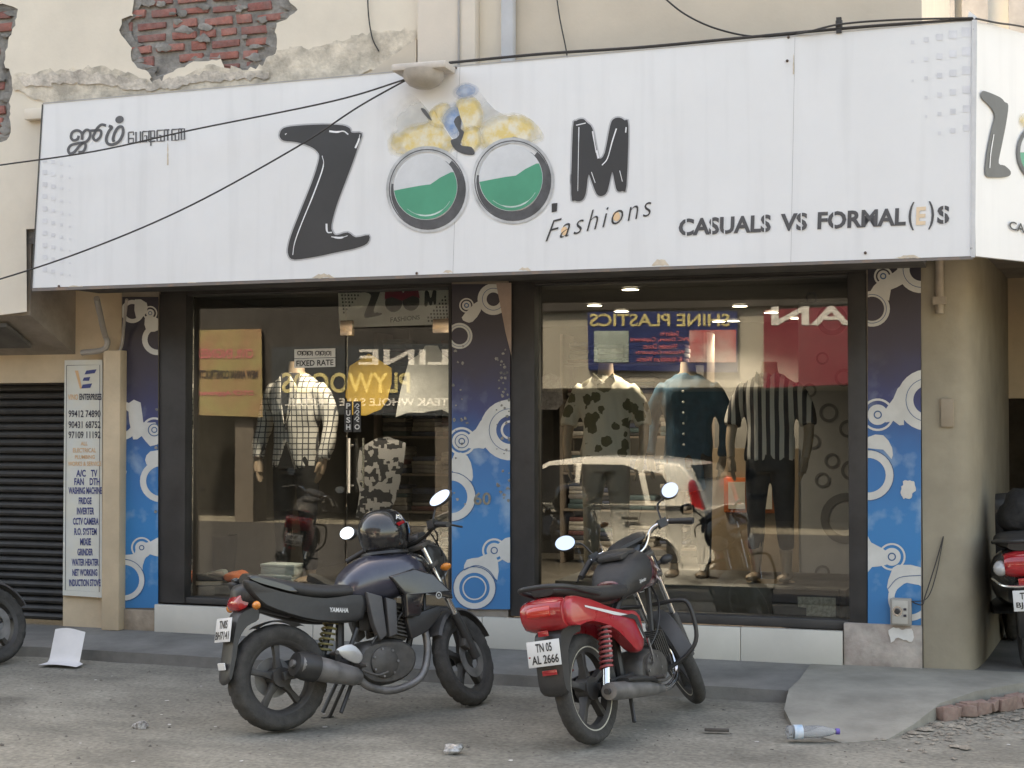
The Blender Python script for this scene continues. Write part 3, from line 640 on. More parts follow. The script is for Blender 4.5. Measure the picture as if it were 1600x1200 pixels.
for s_ in ([(805, 268), (805, 390), (860, 384), (860, 335), (805, 338)], [(805, 268), (862, 263), (862, 300)], [(890, 262), (890, 386), (940, 382), (940, 256)], [(965, 258), (965, 378), (1012, 374), (1012, 305), (985, 308)], [(965, 258), (1036, 254), (1036, 372)], [(1058, 252), (1058, 418)], [(1036, 254), (1100, 250), (1100, 325), (1058, 330)], [(1040, 372), (1112, 366)], [(1130, 246), (1130, 370), (1172, 366), (1172, 300), (1148, 304)], [(1130, 246), (1212, 240), (1212, 362), (1180, 366)], [(1212, 240), (1270, 238)], [(1250, 240), (1250, 360)], [(1298, 236), (1298, 360), (1336, 356), (1336, 292), (1312, 296)], [(1298, 236), (1376, 230), (1376, 352), (1340, 356)], [(1376, 230), (1440, 226), (1440, 348), (1406, 350), (1406, 228)]): P.stroke(z6(s_), 2.3)
P.build('word_tamil', mat('tamil_ink', (.10, .10, .105), .45), sign)
# faint halftone squares and stains
P = Print(SG, .002)
for i in range(5):
    for j in range(6):
        x = 1510 - i * 21; y = 50 + j * 30 + i * 4; s_ = 7.5 - i * 1.2 - j * .5
        if s_ > 1.5: P.poly([(x - s_, y - s_), (x + s_, y - s_), (x + s_, y + s_), (x - s_, y + s_)])
for i in range(4):
    for j in range(10):
        x = 70 + i * 13; y = 250 + j * 19 + i * 3; s_ = 3.6 - i * .7; P.poly([(x - s_, y - s_), (x + s_, y - s_), (x + s_, y + s_), (x - s_, y + s_)])
tag(P.build('halftone_print', mat('print_faint', (.70, .70, .72), .5), sign), kind='stuff')
stain = mat('rust_stain', (.66, .56, .44), .7, var=.2, scale=12)
P = Print(SG, .0022)
for px, py, w_, h_ in ((505, 431, 18, 3), (1032, 410, 14, 5), (1240, 100, 1.4, 16), (262, 240, 1.2, 18), (300, 443, 12, 2), (820, 420, 10, 2.5), (1420, 401, 22, 2), (120, 448, 16, 2), (700, 424, 8, 2)):
    P.poly(jag([(px - w_, py + h_), (px - w_ * .4, py - h_), (px + w_ * .5, py - h_ * .8), (px + w_, py + h_)], min(1.5, w_ * .3), 4, int(px)))
tag(P.build('stain', stain, sign), kind='stuff')
# the panel that turns the corner
c0 = SG(1523, 210); u2 = Vector((.58, .814, 0)); SR = Plane(c0 + Vector((.004, 0, 0)), (u2.y, -u2.x, 0))
zt_, zb_ = SG(1525, 31).z, SG(1521, 400).z; base = SG(1523, 300); nrm = SR.n
A = [base + u2 * .004, base + u2 * 2.4]
vs = []
for o_ in (0, -.03):
    for p in A:
        for z in (zb_, zt_): vs.append(Vector((p.x, p.y, z)) + nrm * o_)
MB().add(vs, [(0, 1, 3, 2), (4, 5, 7, 6), (0, 1, 5, 4), (2, 3, 7, 6), (0, 2, 6, 4), (1, 3, 7, 5)]).build('return_panel', wht, sign, smooth=False)
Z3 = [(1422, 385), (1440, 380), (1500, 405), (1520, 425), (1535, 440), (1525, 520), (1505, 620), (1495, 680), (1520, 690), (1545, 715), (1535, 735), (1480, 740), (1440, 728), (1445, 640), (1465, 540), (1478, 480), (1455, 440), (1425, 410)]
o = [(p[0], p[1]) for p in smooth_closed([(*p, 0) for p in zz2(Z3, 1000, 0, 2.667)], 3)]
Print(SR, .003).poly(o).build('letter_z', mat('sign_black_worn', (.11, .11, .11), .4), sign)
Print(SR, .006).stroke(zz2([(1475, 560), (1462, 640), (1458, 700)], 1000, 0, 2.667), 1.3, 4).build('letter_highlight', hil, sign)
Print(SR, .004).ring(1622, 238, 28, 33, 30, 1.35).build('lens_ring', dk, sign)
Print(SR, .003).ring(1622, 238, 0, 28, 30, 1.35, 0, 180).build('lens_green', gre, sign)
Print(SR, .0035).ring(1622, 238, 0, 28, 30, 1.35, 180, 360).build('lens', lensg, sign)
Print(SR, .003).poly([(1590, 205), (1593, 178), (1612, 172), (1640, 180), (1640, 205)]).build('emblem_barrel', yel, sign)
Print(SR, .004).text('CASUALS', ((1577, 345), (1650, 360), (1650, 378), (1577, 358)), .02).build('word_tagline', ink, sign)
p = SG(1523, 200, .0)
MB().prism([[(1518.5, 31), (1527, 31), (1523.5, 402), (1517.5, 402)]], lambda x, y: SG(x, y, .012), lambda x, y: SG(x, y, .002)).build('corner_trim', mat('trim_pale', (.62, .62, .62), .5), sign, smooth=False)
MB().prism([[(1512, 30), (1514, 17), (1527, 27), (1527, 31)]], lambda x, y: SG(x, y, .0), lambda x, y: SG(x, y, -.02)).build('corner_plate', wht, sign, smooth=False)
# dome lamp on the sign's upper edge
lamp = empty('dome_lamp', SG(662, 118, .05)); tag(lamp, 'dusty dome lamp on a plate at the upper edge of the sign', 'lamp')
c = SG(662, 108, .12)
lw = mat('lamp_enamel', (.62, .56, .50), .5, var=.15, scale=9, dust=.3, dustc=(.45, .38, .32))
MB().box(c, (.36, .20, .045)).build('plate', lw, lamp, bevel=.01)
MB().lathe([(.135, .0), (.125, -.05), (.095, -.085), (.05, -.105), (.0, -.11)], c + Vector((0, 0, -.015)), n=24).build('dome', mat('lamp_dome', (.50, .45, .40), .35, var=.2, dust=.4), lamp)
MB().box(c + Vector((-.06, .12, .03)), (.14, .22, .03)).build('bracket', lw, lamp)
# ---------------------------------------------------------------- cables
cb = mat('cable_black', (.035, .033, .033), .6)
def cable(pts, r, label):
    o = MB().tube(smooth_open(pts, 8), r, 6).build('cable', cb); return tag(o, label, 'cable', None)
cable([SG(640, 122, .13), SG(520, 158, .2), SG(300, 203, .25), SG(150, 236, .28), SG(0, 258, .3), SG(-200, 285, .3)], .0055, 'upper black cable slanting across the sign through the small lettering')
cable([SG(640, 122, .13), SG(560, 167, .2), SG(465, 229, .28), SG(300, 320, .36), SG(150, 385, .42), SG(0, 436, .45), SG(-200, 490, .45)], .0055, 'lower black cable sagging across the sign past the big letter')
cable([UW(574, -20, .02), UW(576, 25, .03), UW(582, 60, .03), UW(592, 80, .02)], .005, 'loose cable end hanging over the hacked render')
cable([UW(868, -20, .02), UW(874, 25, .03), UW(884, 75, .03), UW(887, 95, .03)], .005, 'thin cable hanging down the tan wall to the sign')
cable([UW(742, -20, .02), UW(743, 60, .02), UW(744, 110, .02)], .006, 'straight cable running down beside the pilaster')
cable([UW(1030, -10, .1), UW(1070, 22, .1), UW(1120, 45, .1), UW(1180, 57, .1), SG(1250, 52, .02), SG(1312, 38, .03), SG(1400, 31, .02), SG(1520, 28, .01)], .006, 'black cable dropping from the wall along the top of the sign')
cable([SG(702, 98, .0), SG(850, 84, .0), SG(1000, 74, .0), SG(1150, 60, .0), SG(1300, 46, .0), SG(1400, 38, 0), SG(1521, 30, .0)], .009, 'thick black cable lying along the top edge of the sign')
cable([SG(1525, 29, .01), SR(1560, 36, .02), SR(1600, 42, .02), SR(1700, 64, .02)], .006, 'grey cable leaving the sign corner along the side panel')
tag(MB().box(SG(1311, 40, 0), (.03, .03, .09)).tube([SG(1311, 45, 0), SG(1311, 32, 0)], .02).build('cable_clamp', cb), 'small black clamp holding cables on the sign edge', 'clamp')
# ---------------------------------------------------------------- printed pillar panels
def blue_panel(name, x0, x1, y0, y1, label, arts, tears):
    o = empty(name, W((x0 + x1) / 2, y1, -.004)); tag(o, label, 'panel', 'handcuff printed panels on the shop piers')
    PL = FAC(-.012)
    MB().prism([[(x0, y0), (x1, y0), (x1, y1), (x0, y1)]], lambda a, b: PL(a, b, 0), lambda a, b: PL(a, b, -.010)).build('board', PANEL, o, smooth=False)
    P = Print(PL, .002, (x0, y0, x1, y1)); Q = Print(PL, .004, (x0, y0, x1, y1))
    for k, a in arts:
        if k == 'r': P.ring(*a)
        elif k == 'p': P.poly([(p[0], p[1]) for p in smooth_closed([(*p, 0) for p in a], 2)])
        elif k == 'b': Q.ring(*a)
        elif k == 'l': Q.stroke(a, 1.1, 4)
    tag(P.build('handcuff_print', PWH, o), kind='stuff'); tag(Q.build('handcuff_outline', PBL, o), kind='stuff')
    if tears:
        T = Print(PL, .005, (x0, y0, x1, y1)); rd = random.Random(3)
        for (cx, cy, r) in tears: T.poly([(cx + r * rd.uniform(.5, 1.1) * math.cos(a * .7), cy + r * rd.uniform(.5, 1.1) * math.sin(a * .7)) for a in range(9)])
        tag(T.build('torn_spots', PTE, o), kind='stuff')
    return o
PANEL = mat('panel_print', (.03, .14, .36), .35, var=.1)
t, N, L, b = nodes_of(PANEL)
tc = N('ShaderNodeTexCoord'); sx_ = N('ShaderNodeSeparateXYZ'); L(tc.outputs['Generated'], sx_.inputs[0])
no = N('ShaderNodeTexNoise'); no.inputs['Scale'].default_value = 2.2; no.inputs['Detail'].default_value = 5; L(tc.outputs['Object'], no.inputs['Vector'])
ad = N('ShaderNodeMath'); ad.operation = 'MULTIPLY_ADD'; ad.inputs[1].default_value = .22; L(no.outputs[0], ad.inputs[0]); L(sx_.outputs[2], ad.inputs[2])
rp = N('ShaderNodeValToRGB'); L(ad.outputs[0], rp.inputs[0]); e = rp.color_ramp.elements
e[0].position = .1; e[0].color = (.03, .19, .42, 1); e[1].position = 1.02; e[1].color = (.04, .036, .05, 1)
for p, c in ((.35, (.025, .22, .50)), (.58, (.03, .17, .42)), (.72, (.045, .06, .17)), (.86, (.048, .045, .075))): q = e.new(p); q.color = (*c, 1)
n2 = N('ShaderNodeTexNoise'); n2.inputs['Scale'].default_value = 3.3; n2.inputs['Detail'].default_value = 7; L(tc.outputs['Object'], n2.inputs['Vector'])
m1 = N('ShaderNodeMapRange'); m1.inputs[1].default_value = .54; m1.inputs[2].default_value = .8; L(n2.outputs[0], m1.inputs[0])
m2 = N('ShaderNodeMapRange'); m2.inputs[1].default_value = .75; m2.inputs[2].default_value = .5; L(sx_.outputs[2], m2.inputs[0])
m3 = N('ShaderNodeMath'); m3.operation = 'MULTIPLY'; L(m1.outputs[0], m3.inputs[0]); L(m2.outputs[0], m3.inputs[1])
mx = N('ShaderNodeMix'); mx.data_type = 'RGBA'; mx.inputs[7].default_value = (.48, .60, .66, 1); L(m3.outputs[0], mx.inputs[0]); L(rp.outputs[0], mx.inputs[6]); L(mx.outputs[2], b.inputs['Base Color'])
PWH = mat('panel_white', (.66, .66, .63), .4, var=.08, scale=5, dust=.15); PBL = mat('panel_line', (.05, .12, .25), .4); PTE = mat('panel_tear', (.10, .11, .11), .8, var=.5, scale=20, c2=(.4, .38, .34))
def art(ox, oy, s, items):
    o = []
    for k, a in items:
        if k in 'rb': o.append((k, (ox + a[0] / s, oy + a[1] / s, a[2] / s, a[3] / s, 30)))
        else: o.append((k, [(ox + x / s, oy + y / s) for x, y in a]))
    return o
mid = art(695, 430, 2.267, [('r', (52, 215, 30, 46)), ('b', (52, 215, 37, 38.5)), ('r', (77, 107, 21, 26)), ('r', (77, 107, 0, 16)), ('b', (77, 107, 5, 9)), ('p', [(60, 150), (88, 118), (118, 92), (128, 125), (98, 165), (75, 165)]), ('r', (172, 85, 24, 56)), ('b', (172, 85, 38, 40)),
    ('r', (60, 588, 42, 50)), ('r', (60, 588, 0, 34)), ('b', (60, 588, 8, 12)), ('b', (60, 588, 22, 25)), ('p', [(75, 575), (110, 545), (140, 505), (150, 605), (120, 612), (85, 612)]), ('r', (232, 548, 50, 108)), ('b', (232, 548, 74, 76)), ('r', (232, 548, 26, 34)), ('r', (22, 785, 58, 88)), ('p', [(20, 690), (35, 630), (80, 640), (98, 690), (96, 730), (70, 712), (50, 700)]), ('b', (22, 785, 86, 88.5)),
    ('r', (105, 1108, 54, 76)), ('b', (105, 1108, 74, 77)), ('r', (105, 1108, 38, 43)), ('r', (175, 975, 36, 43)), ('r', (175, 975, 0, 27)), ('b', (175, 975, 9, 13)), ('p', [(68, 1045), (78, 1008), (120, 1000), (160, 985), (188, 1010), (186, 1080), (150, 1045), (100, 1030)]), ('l', [(68, 1045), (110, 1028), (155, 1045), (184, 1085)]), ('p', [(185, 955), (245, 925), (245, 1015), (200, 1005)])])
rgt = art(1340, 390, 2., [('r', (45, 185, 38, 56)), ('b', (45, 185, 44, 46)), ('r', (80, 83, 23, 29)), ('r', (80, 83, 0, 18)), ('b', (80, 83, 6, 10)), ('p', [(40, 130), (70, 95), (112, 72), (140, 55), (140, 108), (104, 125), (98, 160), (70, 140)]), ('r', (198, 62, 36, 74)), ('b', (198, 62, 55, 57)),
    ('r', (63, 516, 44, 51)), ('r', (63, 516, 0, 32)), ('b', (63, 516, 9, 13)), ('p', [(78, 515), (112, 465), (135, 425), (145, 548), (112, 535), (88, 540)]), ('r', (218, 470, 44, 96)), ('b', (218, 470, 66, 68)), ('r', (34, 705, 54, 80)), ('b', (34, 705, 78, 80.5)), ('p', [(30, 620), (34, 585), (80, 580), (108, 620), (106, 655), (80, 625)]),
    ('r', (107, 960, 37, 43)), ('r', (107, 960, 0, 28)), ('b', (107, 960, 9, 13)), ('p', [(20, 880), (42, 915), (95, 945), (90, 985), (45, 992), (20, 1012)]), ('p', [(92, 1055), (104, 1010), (125, 985), (205, 995), (205, 1050), (150, 1040), (110, 1075)]), ('r', (165, 1090, 50, 70)), ('l', [(95, 1060), (130, 1025), (200, 1018)])])
lft = art(0, 420, 1.875, [('r', (440, 130, 17, 21)), ('r', (440, 130, 0, 12)), ('b', (440, 130, 4, 6)), ('p', [(425, 140), (450, 140), (475, 155), (475, 175), (430, 185)]), ('r', (462, 207, 30, 46)), ('r', (388, 125, 22, 34)), ('p', [(395, 90), (430, 100), (428, 130), (400, 150)]),
    ('r', (352, 445, 36, 58)), ('p', [(375, 395), (412, 392), (420, 450), (455, 450), (475, 500), (440, 520), (415, 490), (390, 500)]), ('r', (452, 472, 31, 37)), ('b', (452, 472, 16, 19)), ('b', (452, 472, 6, 9)), ('r', (472, 622, 44, 62)), ('p', [(425, 560), (440, 535), (480, 535), (480, 565), (440, 580)]), ('p', [(352, 595), (372, 592), (362, 615), (352, 625)]),
    ('r', (415, 817, 26, 31)), ('r', (415, 817, 0, 19)), ('b', (415, 817, 5, 8)), ('r', (363, 912, 45, 62)), ('p', [(345, 850), (365, 838), (395, 835), (400, 810), (440, 800), (475, 785), (475, 845), (435, 835), (418, 870), (415, 890), (385, 865)]), ('b', (363, 912, 60, 62))])
tr_ = []; rd = random.Random(8)
for i in range(70): 
    y = rd.choice((rd.uniform(540, 640), rd.uniform(640, 790))); tr_.append((rd.choice((rd.uniform(706, 730), rd.uniform(775, 797), rd.uniform(775, 797))), y, rd.uniform(1.2, 3.4)))
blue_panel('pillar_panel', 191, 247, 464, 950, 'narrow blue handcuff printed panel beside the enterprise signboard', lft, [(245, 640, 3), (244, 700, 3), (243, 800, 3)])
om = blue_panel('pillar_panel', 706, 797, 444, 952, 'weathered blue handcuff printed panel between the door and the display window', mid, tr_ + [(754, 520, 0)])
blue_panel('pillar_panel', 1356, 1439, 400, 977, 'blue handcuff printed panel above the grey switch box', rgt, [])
T = Print(FAC(-.012), .006); T.poly(jag([(1408, 760), (1414, 750), (1428, 752), (1431, 764), (1424, 778), (1412, 780), (1407, 770)], 1.5, 3, 2)); tag(T.build('torn_paper', mat('torn_white', (.68, .65, .60), .9)), 'torn white paper scrap stuck on the blue panel above the switch box', 'paper')
T = Print(FAC(-.012), .006); T.text('60', rectq(740, 769, 767, 789), .02); tag(T.build('painted_number', mat('faded_brown', (.25, .24, .20), .8, var=.4, scale=20)), 'faded brown number 60 on the weathered blue panel', 'number')
c = [(775, 442), (799, 442), (799, 556), (790, 520)]
tag(MB().prism([c], lambda a, b: W(a, b, -.022), lambda a, b: W(a, b, -.016)).build('timber_strip', mat('pink_board', (.42, .32, .27), .8, var=.15, scale=6), smooth=False), 'tapering pinkish board wedged over the middle blue panel', 'board')
# ---------------------------------------------------------------- enterprise signboard
ve = empty('service_signboard', W(130, 935, -.02)); tag(ve, 'tall narrow cream signboard listing repair services and phone numbers', 'sign')
VP = FAC(-.035)
MB().prism([[(101, 563), (160, 562), (159, 934), (98, 930)]], lambda a, b: VP(a, b, 0), lambda a, b: VP(a, b, -.03)).build('board', mat('board_cream', (.70, .68, .58), .55, var=.05, scale=4, c2=(.66, .68, .66), dust=.18), ve, smooth=False)
navy = mat('print_navy', (.045, .06, .20), .5); org = mat('print_faded_orange', (.72, .45, .25), .6); blk2 = mat('print_black', (.03, .03, .05), .5)
P = Print(VP, .002); P.stroke([(104, 571), (156, 570), (155, 925), (102, 922), (104, 571)], .8); P.build('border_line', blk2, ve)
P = Print(VP, .003); P.poly([(117, 579), (122, 579), (128, 606), (125, 608)]).build('letter_v', org, ve)
P = Print(VP, .003); P.poly([(135, 579), (151, 577), (148, 583), (132, 585)]).poly([(131, 590), (141, 589), (139, 595), (129, 595)]).poly([(129, 601), (144, 599), (141, 606), (127, 607)]).build('letter_e', navy, ve)
P = Print(VP, .003); P.text('ENTERPRISES', rectq(124, 615, 158.5, 625), .03).build('word_line', blk2, ve)
for s_, q in (('VINO', rectq(106, 616, 122, 625)), ('ALL', rectq(126, 690, 137, 696)), ('ELECTRICAL', rectq(114, 700, 150, 707)), ('PLUMBING', rectq(117, 711, 148, 717)), ('WORKS & SERVICE', rectq(106, 721, 158, 728))): Print(VP, .003).text(s_, q, .02).build('word_line', org, ve)
for y, s_ in ((641, '99412 74890'), (658, '90431 68752'), (674, '97109 11192')): Print(VP, .003).text(s_, rectq(107, y, 157, y + 11), .015).build('phone_number', blk2, ve)
for y, s_, a, b_ in ((734, 'A/C', 119, 134), (734, 'TV', 142, 152), (747, 'FAN', 116, 131), (747, 'DTH', 140, 156), (761, 'WASHING MACHINE', 107, 159), (777, 'FRIDGE', 123, 143), (793, 'INVERTER', 120, 147), (809, 'CCTV CAMERA', 114, 154), (825, 'R.O. SYSTEM', 116, 151), (841, 'MIXIE', 125, 142), (857, 'GRINDER', 121, 145), (873, 'WATER HEATER', 112, 154), (889, 'NET WORKING', 113, 152), (905, 'INDUCTION STOVE', 108, 157)): Print(VP, .003).text(s_, rectq(a, y, b_, y + 11), .03).build('word_line', navy, ve)
# switch box
sb = empty('switch_box', W(1408, 977, -.05)); tag(sb, 'dusty grey switch box with round knob at the foot of the blue panel', 'switch box')
a, b_ = W(1391, 977, -.07), W(1424, 936, -.07)
MB().bb(a.x, b_.x, -.07, -.012, a.z, b_.z).build('case', mat('box_grey', (.36, .34, .31), .5, var=.15, dust=.4), sb, bevel=.008)
MB().bb(a.x + .012, b_.x - .022, -.078, -.071, a.z + .012, b_.z - .012).build('cover', mat('box_pale', (.52, .50, .45), .5, var=.15, dust=.3), sb, bevel=.003)
p = W(1402, 955, -.08); MB().lathe([(.0, -.022), (.016, -.02), (.02, -.0)], p, 'Y', 16).build('knob', blk, sb)
MB().lathe([(.032, 0), (.032, -.004), (.0, -.004)], p + Vector((0, .003, 0)), 'Y', 20).build('bezel', st, sb)
for y in (952, 962): MB().box(W(1414, y, -.08), (.018, .006, .014)).build('socket', blk2, sb)
cable([W(1420, 938, -.06), W(1440, 945, -.05), W(1446, 930, -.04), W(1462, 880, -.02), W(1474, 838, -.01)], .004, 'thin cable looping from the switch box up the brown wall')
cable([W(1424, 940, -.05), W(1448, 935, -.03), W(1462, 900, -.02), W(1474, 840, -.012)], .003, 'second thin cable from the switch box to the brown wall')
# ================================================================ motorbikes
rub = mat('tyre_rubber', (.034, .033, .031), .85, var=.25, scale=20, bump=.3, bscale=90, dust=.35, dustc=(.17, .16, .145))
alloy = mat('alloy_black', (.03, .03, .03), .42, .3, var=.2, dust=.32, dustc=(.22, .20, .18))
eng = mat('engine_alloy', (.09, .087, .083), .42, .6, var=.3, scale=14, dust=.5, dustc=(.20, .18, .155))
chrome = mat('chrome', (.72, .72, .72), .15, 1, var=.05)
plast = mat('black_plastic', (.020, .020, .021), .38, var=.2, dust=.14, dustc=(.20, .19, .17))
gloss = mat('gloss_black', (.018, .018, .02), .12, var=.2, coat=.6, dust=.12, dustc=(.25, .23, .2))
navyp = mat('slate_paint', (.035, .038, .062), .25, .25, var=.1, coat=.7, dust=.14, dustc=(.25, .24, .24))
redp = mat('red_paint', (.44, .012, .02), .25, var=.08, coat=.6, dust=.10, dustc=(.35, .22, .2))
seatm = mat('seat_vinyl', (.024, .023, .023), .5, var=.15, bump=.2, bscale=120, dust=.12, dustc=(.2, .19, .17))
redl = mat('red_lens', (.40, .02, .025), .15, var=.2, coat=.8); ambl = mat('amber_lens', (.75, .25, .04), .2, coat=.5)
plate_m = mat('plate_white', (.72, .72, .70), .5, var=.05, dust=.1); plate_i = mat('plate_ink', (.02, .02, .02), .5)
mirr = mat('mirror_glass', (.9, .92, .95), .02, 1, var=.0)
greyp = mat('grey_plastic', (.065, .065, .067), .42, var=.15, dust=.22, dustc=(.22, .2, .18))
mufm = mat('muffler_steel', (.26, .255, .25), .38, .7, var=.35, scale=10, dust=.4, dustc=(.20, .18, .16))
def wheel(root, c, r, tw, rr, nsp, xf, hubr=.05, knob=.008, stripe=None):
    c = Vector(c); k = 64
    hub = MB().lathe([(0, -tw * .42), (hubr, -tw * .42), (hubr, tw * .42), (0, tw * .42)], c, 'Y', 20).xf(xf).build('wheel', alloy, root, local=True)
    prof = [(rr - .004, -tw * .34), (rr + .02, -tw * .46), (rr + (r - rr) * .55, -tw * .5), (r - .022, -tw * .46), (r - .008, -tw * .33), (r - .001, -tw * .14), (r, 0)]
    prof = prof + [(a, -h) for a, h in reversed(prof[:-1])]
    mb = MB().lathe(prof, c, 'Y', k * 2)
    for i, (pr, ph) in enumerate(prof):
        if 3 <= i <= len(prof) - 4:
            for j in range(k * 2):
                if (j + (i if ph < 0 else -i) * 2) % 6 < 2 and abs(ph) > tw * .05:
                    v = mb.v[i * k * 2 + j]; d = (v - c); d.y = 0; mb.v[i * k * 2 + j] = v - d.normalized() * knob
    mb.xf(xf).build('tyre', rub, hub, local=True, ang=60)
    MB().lathe([(rr - .03, -tw * .22), (rr - .012, -tw * .34), (rr + .004, -tw * .36), (rr + .004, -tw * .30), (rr - .01, -tw * .1), (rr - .01, tw * .1), (rr + .004, tw * .30), (rr + .004, tw * .36), (rr - .012, tw * .34), (rr - .03, tw * .22), (rr - .03, -tw * .22)], c, 'Y', 48).xf(xf).build('rim', alloy, hub, local=True)
    if stripe: MB().lathe([(rr - .006, -tw * .352), (rr + .001, -tw * .372)], c, 'Y', 48).lathe([(rr - .006, tw * .352), (rr + .001, tw * .372)], c, 'Y', 48).xf(xf).build('rim_stripe', stripe, hub, local=True)
    for i in range(nsp):
        a = 2 * math.pi * i / nsp + .35; d = Vector((math.cos(a), 0, math.sin(a))); e = Vector((-math.sin(a), 0, math.cos(a)))
        rings = []
        for q, wd, th in ((hubr * .8, .026, .03), (rr * .5, .015, .02), (rr - .024, .020, .022)):
            m_ = c + d * q; rings.append([m_ + e * wd + Vector((0, th, 0)), m_ - e * wd + Vector((0, th, 0)), m_ - e * wd - Vector((0, th, 0)), m_ + e * wd - Vector((0, th, 0))])
        MB().loft(rings).xf(xf).build('spoke', alloy, hub, local=True, bevel=.004)
    return hub
def lsec(x, zc, hw, hh, n=20, ex=2.6, y=0, hb=None):
    r = []
    for j in range(n):
        a = 2 * math.pi * j / n; c_, s_ = math.cos(a), math.sin(a)
        r.append(Vector((x, y + hw * math.copysign(abs(c_) ** (2 / ex), c_), zc + (hh if s_ > 0 or hb is None else hb) * math.copysign(abs(s_) ** (2 / ex), s_))))
    return r
def body(secs, k=4, **kw):
    p = smooth_open([(s[0], s[1], s[2]) for s in secs], k); q = smooth_open([(s[3], 0, 0) for s in secs], k)
    return MB().loft([lsec(a.x, a.y, a.z, b.x, **kw) for a, b in zip(p, q)])
def coil(a, b, r, turns, wr, n=10):
    a, b = Vector(a), Vector(b); d = (b - a).normalized(); e = d.orthogonal().normalized(); g = d.cross(e); k = turns * n
    return [a.lerp(b, i / k) + (e * math.cos(2 * math.pi * i / n) + g * math.sin(2 * math.pi * i / n)) * r for i in range(k + 1)]
def steerer(s0, rake, ang):
    ax = Vector((-math.sin(rake), 0, math.cos(rake))); M_ = Matrix.Rotation(ang, 3, ax); s0 = Vector(s0)
    return lambda p: s0 + M_ @ (Vector(p) - s0)
def plate(root, o, tilt, w_, h_, rows, name='number_plate'):
    "plate facing backwards, its top leaning by tilt"
    o = Vector(o); v = Vector((-math.sin(tilt), 0, math.cos(tilt))); u_ = Vector((0, -1, 0)); n_ = u_.cross(v)
    c_ = [o + u_ * a + v * b for a, b in ((-w_ / 2, -h_ / 2), (w_ / 2, -h_ / 2), (w_ / 2, h_ / 2), (-w_ / 2, h_ / 2))]
    pl = MB().add([p + n_ * .0 for p in c_] + [p - n_ * .006 for p in c_], [(0, 1, 2, 3), (4, 5, 6, 7), (0, 1, 5, 4), (1, 2, 6, 5), (2, 3, 7, 6), (3, 0, 4, 7)]).build(name, plate_m, root, local=True, bevel=.001)
    LP = local_plane(o, u_, v)
    for i, (s_, a, b_) in enumerate(rows):
        P = Print(LP, .002); hb, ht = (.008, h_ * .40) if i == 0 else (-h_ * .40, -.008)
        P.text(s_, ((a * w_ / 2, ht), (b_ * w_ / 2, ht), (b_ * w_ / 2, hb), (a * w_ / 2, hb)), .02); P.build('plate_text', plate_i, pl, local=True)
    return pl
def mirrors(root, xf, base, head, rx, rz, mat_=plast):
    for s in (-1, 1):
        b_ = Vector((base[0], base[1] * s, base[2])); h = Vector((head[0], head[1] * s, head[2])); M_ = Matrix.Rotation(R(17), 3, 'Y') @ Matrix.Rotation(R(-10 * s), 3, 'Z') @ Matrix.Rotation(R(22 * s), 3, 'X')
        mo = MB().tube(smooth_open([b_, b_ + Vector((.03, .03 * s, .09)), h + Vector((.03, -.03 * s, -.02)), h + Vector((.02, 0, 0))], 5), .006, 8).sphere(h + Vector((.012, 0, 0)), (.022, rx, rz), 18, M_).xf(xf).build('mirror', mat_, root, local=True)
        vs = [h + M_ @ Vector((-.0125, rx * .9 * math.cos(a * math.pi / 12), rz * .9 * math.sin(a * math.pi / 12))) for a in range(24)]
        MB().add(vs, [tuple(range(24))]).xf(xf).build('mirror_glass', mirr, mo, local=True, smooth=False)
